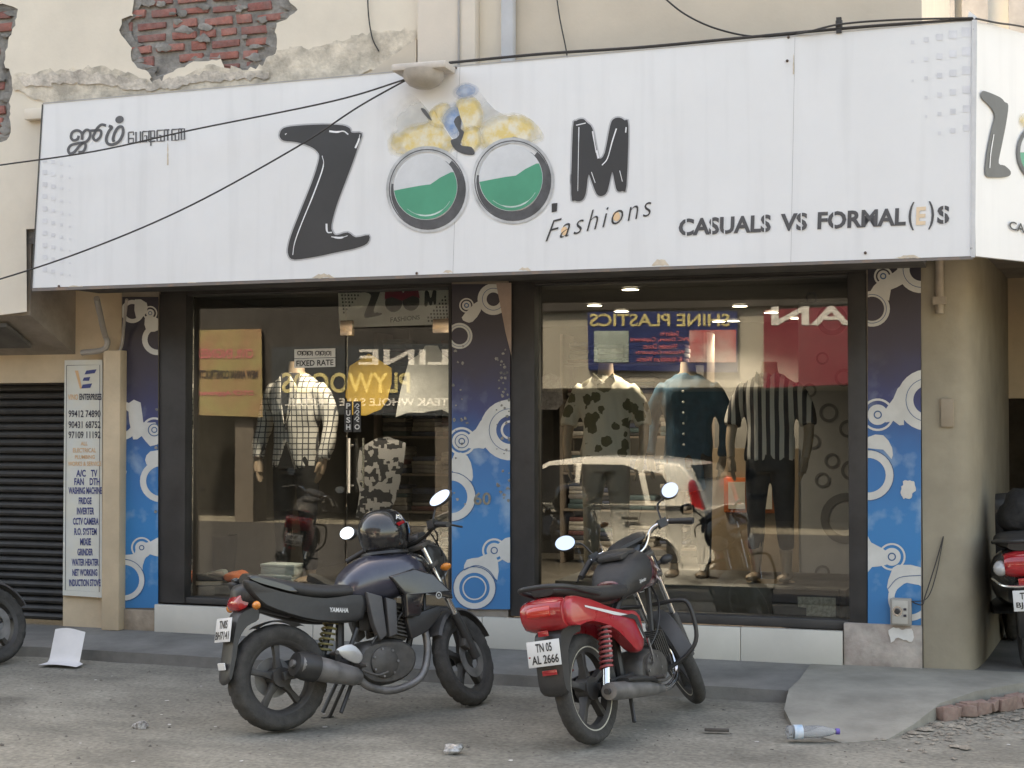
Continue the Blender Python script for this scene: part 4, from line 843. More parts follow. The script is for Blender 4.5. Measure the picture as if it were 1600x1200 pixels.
def black_bike(loc, heading, lean, steer, label, group=None, rows=(('TN05', -.5, .6), ('AH7141', -.9, .9))):
    root = empty('motorbike', loc, (-lean, 0, heading)); root.scale = (.9, .9, .9); tag(root, label, 'motorbike', group)
    I = lambda p: Vector(p); S = steerer((.965, 0, .98), R(25), steer); short = lambda p: Vector((-.12 + (p[0] + .12) * .62 if p[0] < -.12 and p[2] > .30 else p[0], p[1], p[2])); B = lambda mb, nm, m_, xf=short, par=root, **k: mb.xf(xf).build(nm, m_, par, local=True, **k)
    wheel(root, (0, 0, .315), .315, .145, .222, 5, I, .058)
    fwl = wheel(root, (1.335, 0, .30), .30, .105, .222, 5, S, .045)
    B(MB().lathe([(.07, -.062), (.13, -.062), (.13, -.067), (.07, -.067), (.07, -.062)], (1.335, 0, .30), 'Y', 32), 'brake_disc', mufm, S)
    for s in (-1, 1):
        fl = B(MB().tube([(1.335, .10 * s, .29), (1.20, .10 * s, .58)], [.032, .03], 12).tube([(1.335, .10 * s, .30), (1.335, .075 * s, .30)], .02), 'fork_leg', plast, S)
        B(MB().tube([(1.20, .10 * s, .58), (.99, .10 * s, 1.03)], .0205, 12), 'stanchion', chrome, S, fl)
    B(MB().box((1.06, 0, .90), (.09, .26, .03), m=Matrix.Rotation(R(-25), 3, 'Y')).box((1.0, 0, 1.03), (.09, .26, .03), m=Matrix.Rotation(R(-25), 3, 'Y')), 'fork_yoke', eng, S, bevel=.008)
    B(MB().lathe([(.315, -.062), (.335, -.05), (.342, 0), (.335, .05), (.315, .062)], (1.335, 0, .30), 'Y', 26, R(25), R(152)).lathe([(.312, -.06), (.332, -.048), (.338, 0), (.332, .048), (.312, .06)], (1.335, 0, .30), 'Y', 26, R(25), R(152)).tube([(1.27, -.065, .46), (1.27, -.11, .44)], .02).tube([(1.27, .065, .46), (1.27, .11, .44)], .02), 'front_mudguard', greyp, S)
    hl = B(MB().pillow([(1.09, .80), (1.20, .82), (1.27, .90), (1.24, 1.0), (1.12, 1.09), (1.02, 1.06), (1.04, .9)], 0, .12, .35, 4, 3), 'headlight', plast, S)
    B(MB().sphere((1.235, 0, .89), (.05, .09, .075), 16), 'headlight_lens', mat('lens_clear', (.6, .62, .65), .08, coat=1), S, hl)
    B(MB().pillow([(1.0, 1.06), (1.12, 1.08), (1.12, 1.14), (1.02, 1.12)], 0, .07, .2), 'instrument', plast, S)
    hb = B(MB().tube(smooth_open([(.87, .40, 1.07), (.93, .29, 1.11), (1.0, .14, 1.08), (1.0, 0, 1.06), (1.0, -.14, 1.08), (.93, -.29, 1.11), (.87, -.40, 1.07)], 5), .012, 10), 'handlebar', plast, S)
    for s in (-1, 1):
        B(MB().tube([(.925, .29 * s, 1.108), (.865, .41 * s, 1.067)], .0185, 12), 'grip', seatm, S, hb)
        B(MB().tube(smooth_open([(.97, .26 * s, 1.11), (1.02, .32 * s, 1.10), (.985, .43 * s, 1.05)], 4), .007, 8).box((.94, .25 * s, 1.12), (.06, .05, .05)), 'lever', plast, S, hb)
    B(MB().tube(smooth_open([(1.0, -.1, 1.05), (1.12, -.16, .98), (1.14, -.12, .80), (1.20, -.1, .60), (1.3, -.1, .4)], 6), .006, 6).tube(smooth_open([(.95, .2, 1.1), (1.12, .12, 1.0), (1.0, .05, .86)], 6), .006, 6), 'brake_hose', plast, S)
    for k_, (y0, y1) in enumerate(((-.24, -.05), (.22, .04), (.26, .08), (-.20, -.09))): B(MB().tube(smooth_open([(.95, y0, 1.11), (1.09 + .02 * k_, y0 * .7, 1.06 - .03 * k_), (1.12, y1, .95), (1.0, y1, .80)], 6), .0055, 6), 'control_cable', plast, S)
    B(MB().box((1.27, -.085, .40), (.07, .05, .10), m=Matrix.Rotation(R(25), 3, 'Y')), 'brake_caliper', eng, S, bevel=.01)
    mirrors(root, S, (.94, .25, 1.13), (.90, .375, 1.25), .082, .046)
    # tank, shrouds, seat, tail
    tk = B(body([(.455, .79, .085, .065), (.50, .815, .135, .105), (.60, .845, .165, .145), (.74, .865, .185, .155), (.88, .88, .185, .14), (.97, .885, .15, .11), (1.04, .875, .09, .075)]), 'fuel_tank', navyp)
    B(body([(.66, .985, .05, .02), (.75, 1.0, .055, .022), (.88, 1.0, .055, .02), (.95, .985, .045, .014)]), 'tank_cap', gloss, par=tk)
    B(body([(.76, .955, .10, .05), (.86, .968, .14, .05), (.98, .945, .145, .055), (1.06, .90, .10, .05)]), 'tank_cowl', gloss, par=tk)
    for s in (-1, 1):
        B(MB().pillow([(.70, .86), (.88, .90), (1.02, .86), (1.15, .74), (1.16, .69), (1.04, .72), (.94, .74), (.90, .60), (.80, .60), (.80, .74)], .168 * s, .034, .07, sub=1), 'tank_shroud', gloss, bevel=.006)
        B(MB().pillow([(.55, .78), (.66, .745), (.675, .50), (.625, .47), (.585, .58)], .135 * s, .028, .06, sub=1), 'side_cover', greyp, bevel=.006)
        B(MB().pillow([(.69, .735), (.765, .715), (.755, .50), (.695, .485)], .13 * s, .024, .06, sub=1), 'inner_cover', greyp, bevel=.006)
        B(MB().pillow([(.83, .60), (1.08, .66), (1.10, .60), (.98, .50), (.86, .46)], .11 * s, .03, .06, sub=1), 'radiator_scoop', plast, bevel=.006)
        B(MB().pillow([(.56, .76), (.30, .755), (.05, .80), (-.14, .86), (-.27, .90), (-.31, .885), (-.24, .81), (-.06, .71), (.22, .62), (.50, .60), (.56, .66)], .105 * s, .035, .10), 'tail_cowl', plast)
        B(MB().pillow([(.10, .80), (-.10, .86), (-.26, .905), (-.22, .925), (-.08, .89), (.08, .835)], .115 * s, .018, .1), 'grab_rail', gloss)
    B(body([(.56, .80, .09, .03), (.46, .79, .125, .045), (.25, .80, .13, .05), (.08, .835, .12, .05), (-.08, .88, .11, .045), (-.22, .905, .07, .03)]), 'seat', seatm)
    B(body([(-.34, .80, .045, .05), (-.28, .82, .10, .06), (-.15, .80, .10, .07), (.1, .72, .10, .06)]), 'tail_fairing', plast)
    B(MB().pillow([(-.36, .79), (-.30, .83), (-.22, .81), (-.24, .74), (-.33, .72), (-.37, .75)], 0, .075, .25), 'tail_light', redl)
    B(MB().pillow([(-.14, .76), (-.33, .72), (-.40, .62), (-.455, .46), (-.50, .33), (-.475, .31), (-.41, .44), (-.36, .56), (-.26, .64), (-.12, .68)], 0, .075, .12), 'rear_mudguard', plast)
    B(MB().box((-.50, 0, .41), (.012, .09, .04), m=Matrix.Rotation(R(-12), 3, 'Y')), 'reflector', plate_m)
    plate(root, (-.335, -.0, .62), R(-10), .21, .14, rows)
    for s in (-1, 1): ii = B(MB().tube([(-.22, .08 * s, .745), (-.24, .15 * s, .745)], .01, 8), 'indicator', plast); B(MB().sphere((-.245, .185 * s, .745), (.032, .042, .026), 14), 'indicator_lens', ambl, par=ii)
    for s in (-1, 1): B(MB().sphere((1.06, .20 * s, .86), (.03, .04, .025), 12), 'indicator', ambl, S)
    # frame and engine
    B(MB().tube([(1.0, 0, .86), (.62, 0, .74), (.44, 0, .62), (.42, 0, .36)], .03).tube([(1.02, 0, .80), (.94, 0, .50), (.86, 0, .26)], .022).tube([(.44, .08, .62), (-.1, .08, .76)], .014).tube([(.44, -.08, .62), (-.1, -.08, .76)], .014), 'frame', plast)
    en = B(MB().pillow([(.46, .30), (.50, .44), (.64, .48), (.82, .47), (.92, .38), (.88, .26), (.74, .20), (.56, .21)], 0, .125, .18, 4), 'engine', eng)
    B(MB().lathe([(0, -.155), (.07, -.152), (.095, -.138), (.10, -.115)], (.66, 0, .34), 'Y', 24), 'clutch_cover', eng, par=en)
    B(MB().lathe([(0, .155), (.07, .152), (.09, .138), (.095, .115)], (.78, 0, .34), 'Y', 24), 'magneto_cover', eng, par=en)
    mb = MB()
    for i in range(8): mb.box((.80 + i * .006, 0, .50 + i * .022), (.20 - .004 * i, .20, .009), m=Matrix.Rotation(R(15), 3, 'Y'))
    mb.box((.83, 0, .58), (.12, .13, .22), m=Matrix.Rotation(R(15), 3, 'Y')); B(mb, 'cylinder', eng)
    for q in range(7):
        a_ = q * 2 * math.pi / 7; B(MB().tube([(.66 + .085 * math.cos(a_), -.13, .34 + .085 * math.sin(a_)), (.66 + .085 * math.cos(a_), -.152, .34 + .085 * math.sin(a_))], .008, 6), 'bolt', mufm, par=en)
    B(MB().tube(smooth_open([(.98, -.06, .80), (.88, -.12, .70), (.80, -.13, .62), (.74, -.10, .52)], 5), .006, 6), 'cable', plast); B(MB().tube(smooth_open([(.60, -.10, .70), (.66, -.14, .58), (.58, -.13, .46)], 5), .008, 6), 'hose', plast)
    B(MB().tube([(1.0, -.10, .74), (.98, -.12, .62), (.90, -.12, .50)], .012), 'side_frame', plast); B(MB().tube([(.50, -.10, .56), (.42, -.12, .42), (.44, -.12, .36)], .016), 'side_frame', plast)
    B(MB().box((.66, 0, .60), (.12, .12, .12)).tube([(.66, 0, .60), (.78, 0, .60)], .035), 'carburettor', plast, bevel=.015)
    B(MB().tube(smooth_open([(.92, -.03, .58), (1.0, -.06, .52), (1.0, -.08, .36), (.92, -.10, .22), (.72, -.12, .165), (.54, -.145, .20), (.44, -.165, .27)], 6), .024, 12), 'exhaust_pipe', mufm)
    rings = []
    for t_, r1, r2 in ((0, .035, .035), (.08, .058, .055), (.5, .075, .07), (.85, .08, .075), (.97, .078, .07), (1, .06, .055)):
        c_ = Vector((.46, -.175, .265)).lerp(Vector((.02, -.215, .385)), t_); d_ = Vector((-.44, -.04, .12)).normalized(); e_ = Vector((0, 1, 0)); g_ = d_.cross(e_).normalized()
        rings.append([c_ + e_ * r1 * math.cos(a * math.pi / 12) + g_ * r2 * math.sin(a * math.pi / 12) for a in range(24)])
    mu_ = B(MB().loft(rings), 'muffler', mufm)
    ec = Vector((.02, -.215, .385)); d_ = Vector((-.44, -.04, .12)).normalized()
    B(MB().tube([ec - d_ * .13, ec - d_ * .05, ec + d_ * .012, ec + d_ * .016], [.0835, .0855, .07, .05], 20), 'end_cap', plast, par=mu_)
    B(MB().tube([ec + d_ * .005, ec + d_ * .035], .022, 12), 'tail_pipe', mufm, par=mu_)
    B(MB().pillow([(.30, .45), (.40, .47), (.47, .40), (.44, .35), (.36, .38), (.31, .42)], -.20, .008, .1), 'heel_guard', mat('heel_plate', (.55, .55, .54), .35, .6, var=.15))
    B(MB().tube([(.46, -.12, .33), (.46, -.27, .34)], .013).tube([(.30, -.12, .42), (.28, -.24, .43)], .013).tube(smooth_open([(.46, -.19, .31), (.56, -.20, .27), (.64, -.20, .28)], 4), .008), 'foot_peg', eng)
    B(MB().tube([(.46, .12, .33), (.46, .27, .34)], .013), 'foot_peg', eng)
    for s in (-1, 1): B(MB().box((.21, .105 * s, .34), (.46, .03, .055), m=Matrix.Rotation(R(-5), 3, 'Y')), 'swing_arm', plast, bevel=.008)
    sh_ = B(MB().tube([(.30, -.0, .40), (.40, -.0, .68)], .022), 'shock_absorber', plast); B(MB().tube(coil((.31, 0, .43), (.39, 0, .65), .042, 7, .008), .0075, 6), 'spring', mat('spring_yellow', (.22, .19, .06), .5, dust=.3), par=sh_)
    B(MB().lathe([(.05, .075), (.12, .075), (.12, .068), (.05, .068)], (0, 0, .315), 'Y', 28), 'sprocket', mufm)
    B(MB().pillow([(.02, .40), (.46, .42), (.48, .36), (.30, .34), (.02, .36)], .095, .012, .05), 'chain_guard', plast)
    B(MB().lathe([(.33, -.07), (.337, 0), (.33, .07)], (0, 0, .315), 'Y', 14, R(60), R(118)), 'tyre_hugger', plast)
    B(MB().tube([(.50, .10, .24), (.44, .215, .04), (.43, .23, .025)], .011).box((.43, .235, .03), (.07, .035, .012)), 'side_stand', plast)
    B(MB().tube([(.44, -.10, .24), (.34, -.12, .07)], .013).tube([(.44, .10, .24), (.34, .12, .07)], .013), 'centre_stand', plast)
    P = Print(local_plane((.30, -.1415, .665), (1, 0, -.05), (0, 0, 1)), .004); P.text('YAMAHA', ((0, .035), (.125, .028), (.125, -.0), (0, .007)), .03, .2); B(P.mb, 'maker_mark', plate_m, smooth=False)
    P = Print(local_plane((1.045, -.2, .72), (1, 0, 0), (0, 0, 1)), .002); P.ring(0, 0, .016, .022).ring(0, 0, 0, .006); B(P.mb, 'emblem', mat('emblem_grey', (.4, .4, .4), .3, .5), smooth=False)
    return root
def red_bike(loc, heading, lean, steer, label):
    root = empty('motorbike', loc, (-lean, 0, heading)); root.scale = (.94, .94, .94); tag(root, label, 'motorbike')
    I = lambda p: Vector(p); S = steerer((.90, 0, .92), R(26), steer); short = lambda p: Vector((-.14 + (p[0] + .14) * .78 if p[0] < -.14 and p[2] > .30 else p[0], p[1], p[2])); B = lambda mb, nm, m_, xf=short, par=root, **k: mb.xf(xf).build(nm, m_, par, local=True, **k)
    stripe = mat('rim_cream', (.50, .48, .40), .5)
    wheel(root, (0, 0, .30), .30, .095, .228, 5, I, .065, .003, stripe); wheel(root, (1.235, 0, .295), .295, .08, .228, 5, S, .06, .003, stripe)
    for s in (-1, 1):
        fl = B(MB().tube([(1.235, .085 * s, .285), (1.11, .085 * s, .56)], [.028, .026], 12).tube([(1.235, .09 * s, .295), (1.235, .05 * s, .295)], .02), 'fork_leg', greyp, S); B(MB().tube([(1.11, .085 * s, .56), (.93, .085 * s, .94)], .017, 12), 'stanchion', chrome, S, fl)
    B(MB().box((.985, 0, .82), (.08, .22, .028), m=Matrix.Rotation(R(-26), 3, 'Y')).box((.925, 0, .95), (.08, .22, .028), m=Matrix.Rotation(R(-26), 3, 'Y')), 'fork_yoke', eng, S, bevel=.008)
    B(MB().lathe([(.30, -.058), (.322, -.045), (.33, 0), (.322, .045), (.30, .058)], (1.235, 0, .295), 'Y', 28, R(15), R(178)).lathe([(.297, -.056), (.319, -.043), (.326, 0), (.319, .043), (.297, .056)], (1.235, 0, .295), 'Y', 28, R(15), R(178)).tube([(1.14, .06, .52), (1.13, .1, .5)], .018).tube([(1.14, -.06, .52), (1.13, -.1, .5)], .018), 'front_mudguard', greyp, S)
    hl = B(MB().pillow([(1.0, .76), (1.12, .78), (1.18, .86), (1.16, .96), (1.06, 1.05), (.95, 1.03), (.96, .86)], 0, .125, .35, 4), 'headlight', gloss, S)
    B(MB().sphere((1.145, 0, .86), (.045, .095, .08), 16), 'headlight_lens', mat('lens_clear', (.6, .62, .65), .08, coat=1), S, hl)
    B(body([(.86, 1.045, .10, .01), (.92, 1.06, .125, .03), (1.0, 1.06, .125, .04), (1.08, 1.03, .08, .03)]), 'instrument', plast, S)
    hb = B(MB().tube(smooth_open([(.76, .37, 1.0), (.84, .28, 1.06), (.90, .17, 1.07), (.915, .08, .99), (.915, 0, .975), (.915, -.08, .99), (.90, -.17, 1.07), (.84, -.28, 1.06), (.76, -.37, 1.0)], 5), .0115, 10), 'handlebar', chrome, S)
    for s in (-1, 1):
        B(MB().tube([(.845, .275 * s, 1.06), (.755, .385 * s, .995)], .018, 12), 'grip', seatm, S, hb)
        B(MB().tube(smooth_open([(.89, .24 * s, 1.06), (.94, .30 * s, 1.05), (.87, .40 * s, .985)], 4), .0065, 8).box((.87, .235 * s, 1.07), (.06, .055, .05)), 'lever', plast, S, hb)
        B(MB().sphere((1.0, .18 * s, .87), (.032, .045, .028), 12).tube([(1.0, .08 * s, .87), (1.0, .15 * s, .87)], .012), 'indicator', plast, S)
    for k_, (y0, y1) in enumerate(((-.22, -.05), (.20, .04), (.24, .08))): B(MB().tube(smooth_open([(.88, y0, 1.07), (1.0 + .02 * k_, y0 * .7, 1.04 - .03 * k_), (1.06, y1, .92), (.93, y1, .76)], 6), .0055, 6), 'control_cable', plast, S)
    mirrors(root, S, (.86, .235, 1.09), (.83, .36, 1.22), .066, .05)
    tk = B(body([(.43, .78, .08, .06), (.50, .82, .12, .09), (.60, .85, .145, .11), (.75, .87, .155, .115), (.86, .865, .13, .10), (.94, .84, .075, .075)]), 'fuel_tank', mat('maroon_paint', (.10, .012, .018), .22, var=.1, coat=.6, dust=.12))
    B(body([(.44, .785, .095, .07), (.50, .83, .13, .10), (.60, .862, .155, .12), (.70, .882, .163, .125), (.735, .885, .160, .12)]), 'tank_cover', seatm, par=tk)
    B(MB().box((.62, .0, .985), (.20, .16, .03), m=Matrix.Rotation(R(-8), 3, 'Y')).sphere((.68, .03, .99), (.14, .13, .035), 14), 'tank_pouch', seatm, par=tk, bevel=.01)
    P = Print(local_plane((.50, -.170, .80), (1, 0, .1), (0, 0, 1)), .002); P.text('Splendor', ((.02, .028), (.11, .028), (.11, 0), (.02, 0)), .01, .3); B(P.mb, 'cover_mark', plate_m, smooth=False)
    for s in (-1, 1):
        P = Print(lambda a, b, off=0., s=s: Vector((a, s * (.162 + off - max(0, a - .80) * .28), b)), .004)
        P.poly([(.76, .90), (.87, .86), (.86, .855), (.76, .885)]).poly([(.76, .84), (.85, .80), (.84, .79), (.76, .82)]); B(P.mb, 'tank_stripe', mat('stripe_pale', (.5, .42, .42), .4), par=tk, smooth=False)
        cw = B(MB().pillow([(-.37, .78), (-.28, .82), (-.08, .79), (.16, .715), (.36, .675), (.46, .66), (.52, .60), (.50, .45), (.40, .43), (.30, .50), (.14, .60), (-.10, .665), (-.30, .66), (-.37, .69)], .12 * s, .035, .10), 'side_cowl', redp)
        P = Print(lambda a, b, off=0., s=s: Vector((a, s * (.157 + off), b)), .001)
        P.poly([(-.15, .755), (.2, .68), (.36, .645), (.36, .635), (.18, .665), (-.15, .745)]).poly([(.40, .62), (.47, .50), (.485, .50), (.42, .625)]); B(P.mb, 'cowl_stripe', plate_m, par=cw, smooth=False)
        P = Print(lambda a, b, off=0., s=s: Vector((a, s * (.158 + off), b)), .001)
        P.poly([(.24, .655), (.40, .615), (.50, .47), (.515, .48), (.44, .63), (.38, .65)]); B(P.mb, 'cowl_graphic', plast, par=cw, smooth=False)
    B(body([(.50, .80, .10, .03), (.40, .785, .135, .045), (.15, .795, .14, .05), (-.05, .82, .13, .05), (-.22, .845, .11, .04), (-.34, .86, .07, .025)]), 'seat', seatm)
    B(MB().tube(smooth_open([(.05, .15, .80), (-.25, .15, .86), (-.42, .10, .885), (-.44, 0, .89), (-.42, -.10, .885), (-.25, -.15, .86), (.05, -.15, .80)], 5), .014, 10), 'grab_rail', plast)
    tl_ = B(MB().pillow([(-.44, .71), (-.43, .80), (-.34, .83), (-.24, .80), (-.24, .68), (-.36, .645)], 0, .125, .22, 4), 'tail_light', redl)
    B(MB().pillow([(-.455, .735), (-.445, .785), (-.40, .79), (-.40, .72)], 0, .07, .2), 'tail_lens', mat('lens_bright_red', (.55, .03, .02), .12, coat=1), par=tl_)
    B(MB().pillow([(-.10, .68), (-.34, .66), (-.40, .60), (-.43, .46), (-.43, .33), (-.36, .315), (-.345, .42), (-.30, .54), (-.18, .62), (-.08, .63)], 0, .08, .10), 'rear_mudguard', plast)
    plate(root, (-.392, 0, .545), R(-6), .20, .135, (('TN 05', -.45, .55), ('AL 2666', -.75, .9)))
    B(MB().box((-.464, .088, .512), (.003, .012, .045)), 'plate_mark', redl); B(MB().box((-.425, 0, .645), (.02, .06, .03)), 'reflector', redl, bevel=.003); B(MB().box((-.446, -.01, .44), (.006, .09, .028)), 'reflector', redl, bevel=.003)
    for s in (-1, 1):
        sk = B(MB().tube([(.0, .125 * s, .30), (.035, .125 * s, .40)], .022, 12), 'shock_absorber', chrome); B(MB().tube([(.035, .125 * s, .40), (.10, .125 * s, .64)], .02, 10), 'shock_body', plast, par=sk); B(MB().tube(coil((.032, .125 * s, .39), (.095, .125 * s, .62), .033, 9, 0), .0075, 6), 'spring', mat('spring_red', (.38, .04, .05), .4, dust=.3), par=sk)
        B(MB().box((.20, .085 * s, .305), (.42, .022, .04)), 'swing_arm', plast, bevel=.006)
        B(MB().tube(smooth_open([(.90, .04 * s, .66), (.93, .20 * s, .665), (.94, .26 * s, .62), (.94, .27 * s, .44), (.91, .20 * s, .34), (.86, .05 * s, .26)], 5), .013, 10), 'leg_guard', plast)
    B(MB().tube([(.94, 0, .82), (.56, 0, .74), (.42, 0, .62), (.42, 0, .30)], .026).tube([(.95, 0, .76), (.90, 0, .5), (.84, 0, .26)], .018).tube([(.42, .08, .64), (-.2, .08, .72)], .012).tube([(.42, -.08, .64), (-.2, -.08, .72)], .012), 'frame', plast)
    en = B(MB().pillow([(.44, .26), (.48, .40), (.64, .43), (.78, .40), (.84, .32), (.78, .22), (.58, .19)], 0, .115, .18, 4), 'engine', eng)
    B(MB().lathe([(0, -.145), (.065, -.142), (.09, -.13), (.095, -.105)], (.60, 0, .31), 'Y', 24), 'clutch_cover', eng, par=en)
    mb = MB()
    for i in range(7): mb.box((.76 + i * .022, 0, .38 + i * .010), (.009, .18, .15), m=Matrix.Rotation(R(-22), 3, 'Y'))
    mb.box((.80, 0, .40), (.16, .12, .10), m=Matrix.Rotation(R(-22), 3, 'Y')); B(mb, 'cylinder', eng)
    for q in range(6):
        a_ = q * 2 * math.pi / 6; B(MB().tube([(.60 + .078 * math.cos(a_), -.12, .31 + .078 * math.sin(a_)), (.60 + .078 * math.cos(a_), -.142, .31 + .078 * math.sin(a_))], .008, 6), 'bolt', mufm, par=en)
    B(MB().tube(smooth_open([(.92, -.04, .78), (.84, -.11, .66), (.74, -.12, .52), (.66, -.1, .44)], 5), .006, 6), 'cable', plast); B(MB().box((.52, -.09, .50), (.10, .06, .10)), 'battery_box', plast, bevel=.012)
    B(MB().box((.60, 0, .56), (.14, .12, .13)).tube([(.60, 0, .54), (.72, 0, .46)], .03).tube([(.47, .05, .6), (.47, -.07, .55), (.6, -.1, .45)], .008), 'carburettor', plast, bevel=.015)
    B(MB().tube(smooth_open([(.92, -.03, .44), (.98, -.07, .36), (.93, -.10, .24), (.78, -.125, .19), (.62, -.14, .19)], 6), .02, 12), 'exhaust_pipe', chrome)
    mu_ = B(MB().tube([(.64, -.14, .19), (.52, -.148, .205), (.40, -.155, .225), (.0, -.175, .27), (-.08, -.18, .28), (-.085, -.18, .281)], [.022, .035, .046, .05, .046, .02], 20), 'muffler', mufm)
    B(MB().tube([(-.08, -.18, .28), (-.115, -.182, .284)], .016, 12), 'tail_pipe', plast, par=mu_)
    B(body([(.12, .312, .04, .012), (.2, .305, .045, .016), (.4, .278, .045, .016), (.5, .252, .03, .010)], y=-.165), 'heat_shield', plast, par=mu_)
    B(MB().tube([(.46, -.10, .27), (.46, -.26, .275)], .012).tube(smooth_open([(.46, -.17, .26), (.58, -.19, .24), (.66, -.19, .25)], 4), .008), 'foot_peg', eng); B(MB().tube([(.46, .10, .27), (.46, .26, .275)], .012), 'foot_peg', eng)
    B(MB().tube(smooth_open([(.56, -.12, .32), (.52, -.17, .38), (.46, -.19, .50)], 4), .008), 'kick_lever', chrome)
    B(MB().pillow([(-.03, .36), (.44, .36), (.46, .24), (.2, .22), (-.03, .24)], .075, .016, .06), 'chain_case', plast)
    B(MB().tube([(.44, .09, .22), (.40, .20, .03)], .011), 'side_stand', plast); B(MB().tube([(.34, .08, .20), (.28, .11, .06)], .012).tube([(.34, -.08, .20), (.28, -.11, .06)], .012).tube([(.34, -.08, .20), (.34, .08, .20)], .01), 'centre_stand', plast)
    return root
HB, HR = R(53), R(77)
pb = G(440, 1143); pr_ = G(931, 1163)
bikeB = black_bike((pb.x, pb.y, .002), HB, R(9), R(27), 'dusty black motorbike with slate tank and a helmet resting on it', rows=(('TN05', -.5, .6), ('BH7141', -.9, .9)))
bikeR = red_bike((pr_.x, pr_.y, .002), HR, R(11), R(42), 'red and black motorbike parked in front of the display window')
pf = G(2, 1038, .0); hL = R(50)
bikeL = black_bike((pf.x - 1.26 * math.cos(hL), pf.y - 1.26 * math.sin(hL), .002), hL, R(9), R(24), 'dark motorbike whose front wheel stands before the rolling shutter', rows=())
vq = W(452, 850, 2 * YG + 5.6)
bikeO = red_bike((vq.x, -5.6, gz(vq.x, -5.6) + .01), R(250), R(10), R(20), 'second red tailed motorbike across the road, mirrored in the left window')
# helmet on the tank
hm = Matrix.Translation(bikeB.location) @ bikeB.rotation_euler.to_matrix().to_4x4()
he = empty('helmet', hm @ (Vector((.79, -.01, 1.0)) * .9), (R(-9), R(6), HB + R(35))); he.scale = (1.18, 1.18, 1.14); tag(he, 'glossy black helmet resting on the slate tank of the motorbike', 'helmet')
mb = MB(); rings = []
for i in range(13):
    a = math.pi * (.16 + .84 * (1 - i / 12)); z = .112 - .125 * math.cos(math.pi - a); 
    rr_ = math.sin(a) ** .8; rings.append([Vector((.142 * rr_ * math.cos(q * math.pi / 14) + (.02 if math.cos(q * math.pi / 14) > 0 and z < .07 else 0), .118 * rr_ * math.sin(q * math.pi / 14), z)) for q in range(28)])
MB().loft(rings).build('shell', gloss, he, local=True, ang=60)
MB().lathe([(.1, 0), (.116, .006), (.112, .02)], (0, 0, -.005), n=28).build('rim_trim', plast, he, local=True)
mb = MB(); vs = []; 
for i in range(9):
    z = .055 + .10 * i / 8; rr_ = math.sin(math.acos(max(-1, min(1, (z - .112) / .125)))) ** .8
    for j in range(15):
        a = R(-80 + 160 * j / 14); vs.append((.150 * rr_ * math.cos(a) + .004, .125 * rr_ * math.sin(a), z))
mb.add(vs, [(i * 15 + j, i * 15 + j + 1, (i + 1) * 15 + j + 1, (i + 1) * 15 + j) for i in range(8) for j in range(14)]).build('visor', mat('visor_smoke', (.03, .032, .045), .06, coat=1), he, local=True)
P = Print(lambda a, b, off=0.: Vector((a, -(.118 + off) * math.sqrt(max(0, 1 - (a / .15) ** 2 - ((b - .112) / .135) ** 2)), b)), .006)
P.text('AIX', ((-.05, .19), (.01, .19), (.0, .165), (-.06, .165)), .02); P.build('helmet_mark', plate_m, he, local=True)
P = Print(lambda a, b, off=0.: Vector((a, -(.118 + off) * math.sqrt(max(0, 1 - (a / .15) ** 2 - ((b - .112) / .135) ** 2)), b)), .006)
P.poly([(-.07, .145), (-.01, .16), (.005, .15), (-.06, .13)]); P.build('helmet_mark', redl, he, local=True)
# ---------------------------------------------------------------- scooter in the passage
sp0 = G(1606, 1058, .1); sx0, sy0 = sp0.x + .02, .25
scr = empty('scooter', (sx0, sy0, .1), (R(-4), 0, R(94))); tag(scr, 'dark scooter with red tail lamp parked in the passage beside the brown wall', 'scooter')
B = lambda mb, nm, m_, par=scr, **k: mb.build(nm, m_, par, local=True, **k)
I = lambda p: Vector(p)
wheel(scr, (0, 0, .23), .23, .10, .14, 5, I, .05); wheel(scr, (1.24, 0, .23), .23, .09, .14, 5, I, .05)
B(body([(-.36, .68, .10, .06), (-.28, .66, .16, .12), (-.05, .60, .19, .17), (.25, .55, .18, .19), (.45, .52, .14, .18)]), 'rear_body', gloss)
B(body([(-.36, .80, .10, .03), (-.2, .82, .14, .05), (.15, .80, .15, .06), (.42, .78, .12, .04)]), 'seat', seatm)
tl_ = B(MB().pillow([(-.42, .64), (-.41, .74), (-.33, .77), (-.22, .72), (-.24, .62), (-.34, .60)], 0, .13, .25, 4), 'tail_light', redl)
for s in (-1, 1): B(MB().sphere((-.34, .15 * s, .665), (.07, .045, .05), 14), 'indicator', mat('lens_grey', (.45, .45, .45), .15, coat=1))
B(MB().tube(smooth_open([(.0, .16, .80), (-.3, .15, .83), (-.43, .08, .835), (-.45, 0, .835), (-.43, -.08, .835), (-.3, -.15, .83), (0, -.16, .80)], 5), .014, 10), 'grab_rail', plast)
B(MB().tube(smooth_open([(-.30, .20, .60), (-.42, .14, .565), (-.45, 0, .56), (-.42, -.14, .565), (-.30, -.20, .60)], 5), .008, 8), 'trim_bar', chrome)
B(MB().box((-.425, 0, .585), (.02, .12, .045)), 'reflector', redl, bevel=.004)
B(MB().pillow([(-.25, .58), (-.42, .56), (-.44, .40), (-.40, .25), (-.32, .24), (-.30, .42), (-.15, .50)], 0, .075, .1), 'rear_mudguard', plast)
plate(scr, (-.452, 0, .475), R(-4), .20, .125, (('TN-07', -.6, .6), ('BJ-2942', -.85, .9)))
B(MB().tube([(.35, -.13, .25), (-.15, -.19, .27)], .05, 14), 'muffler', mufm); B(MB().pillow([(.35, .30), (.95, .26), (1.0, .30), (.95, .34), (.4, .36)], 0, .17, .05), 'floorboard', plast)
B(MB().pillow([(.95, .30), (1.06, .34), (1.02, .70), (.96, .95), (.90, .95), (.94, .6)], 0, .19, .12), 'apron', gloss)
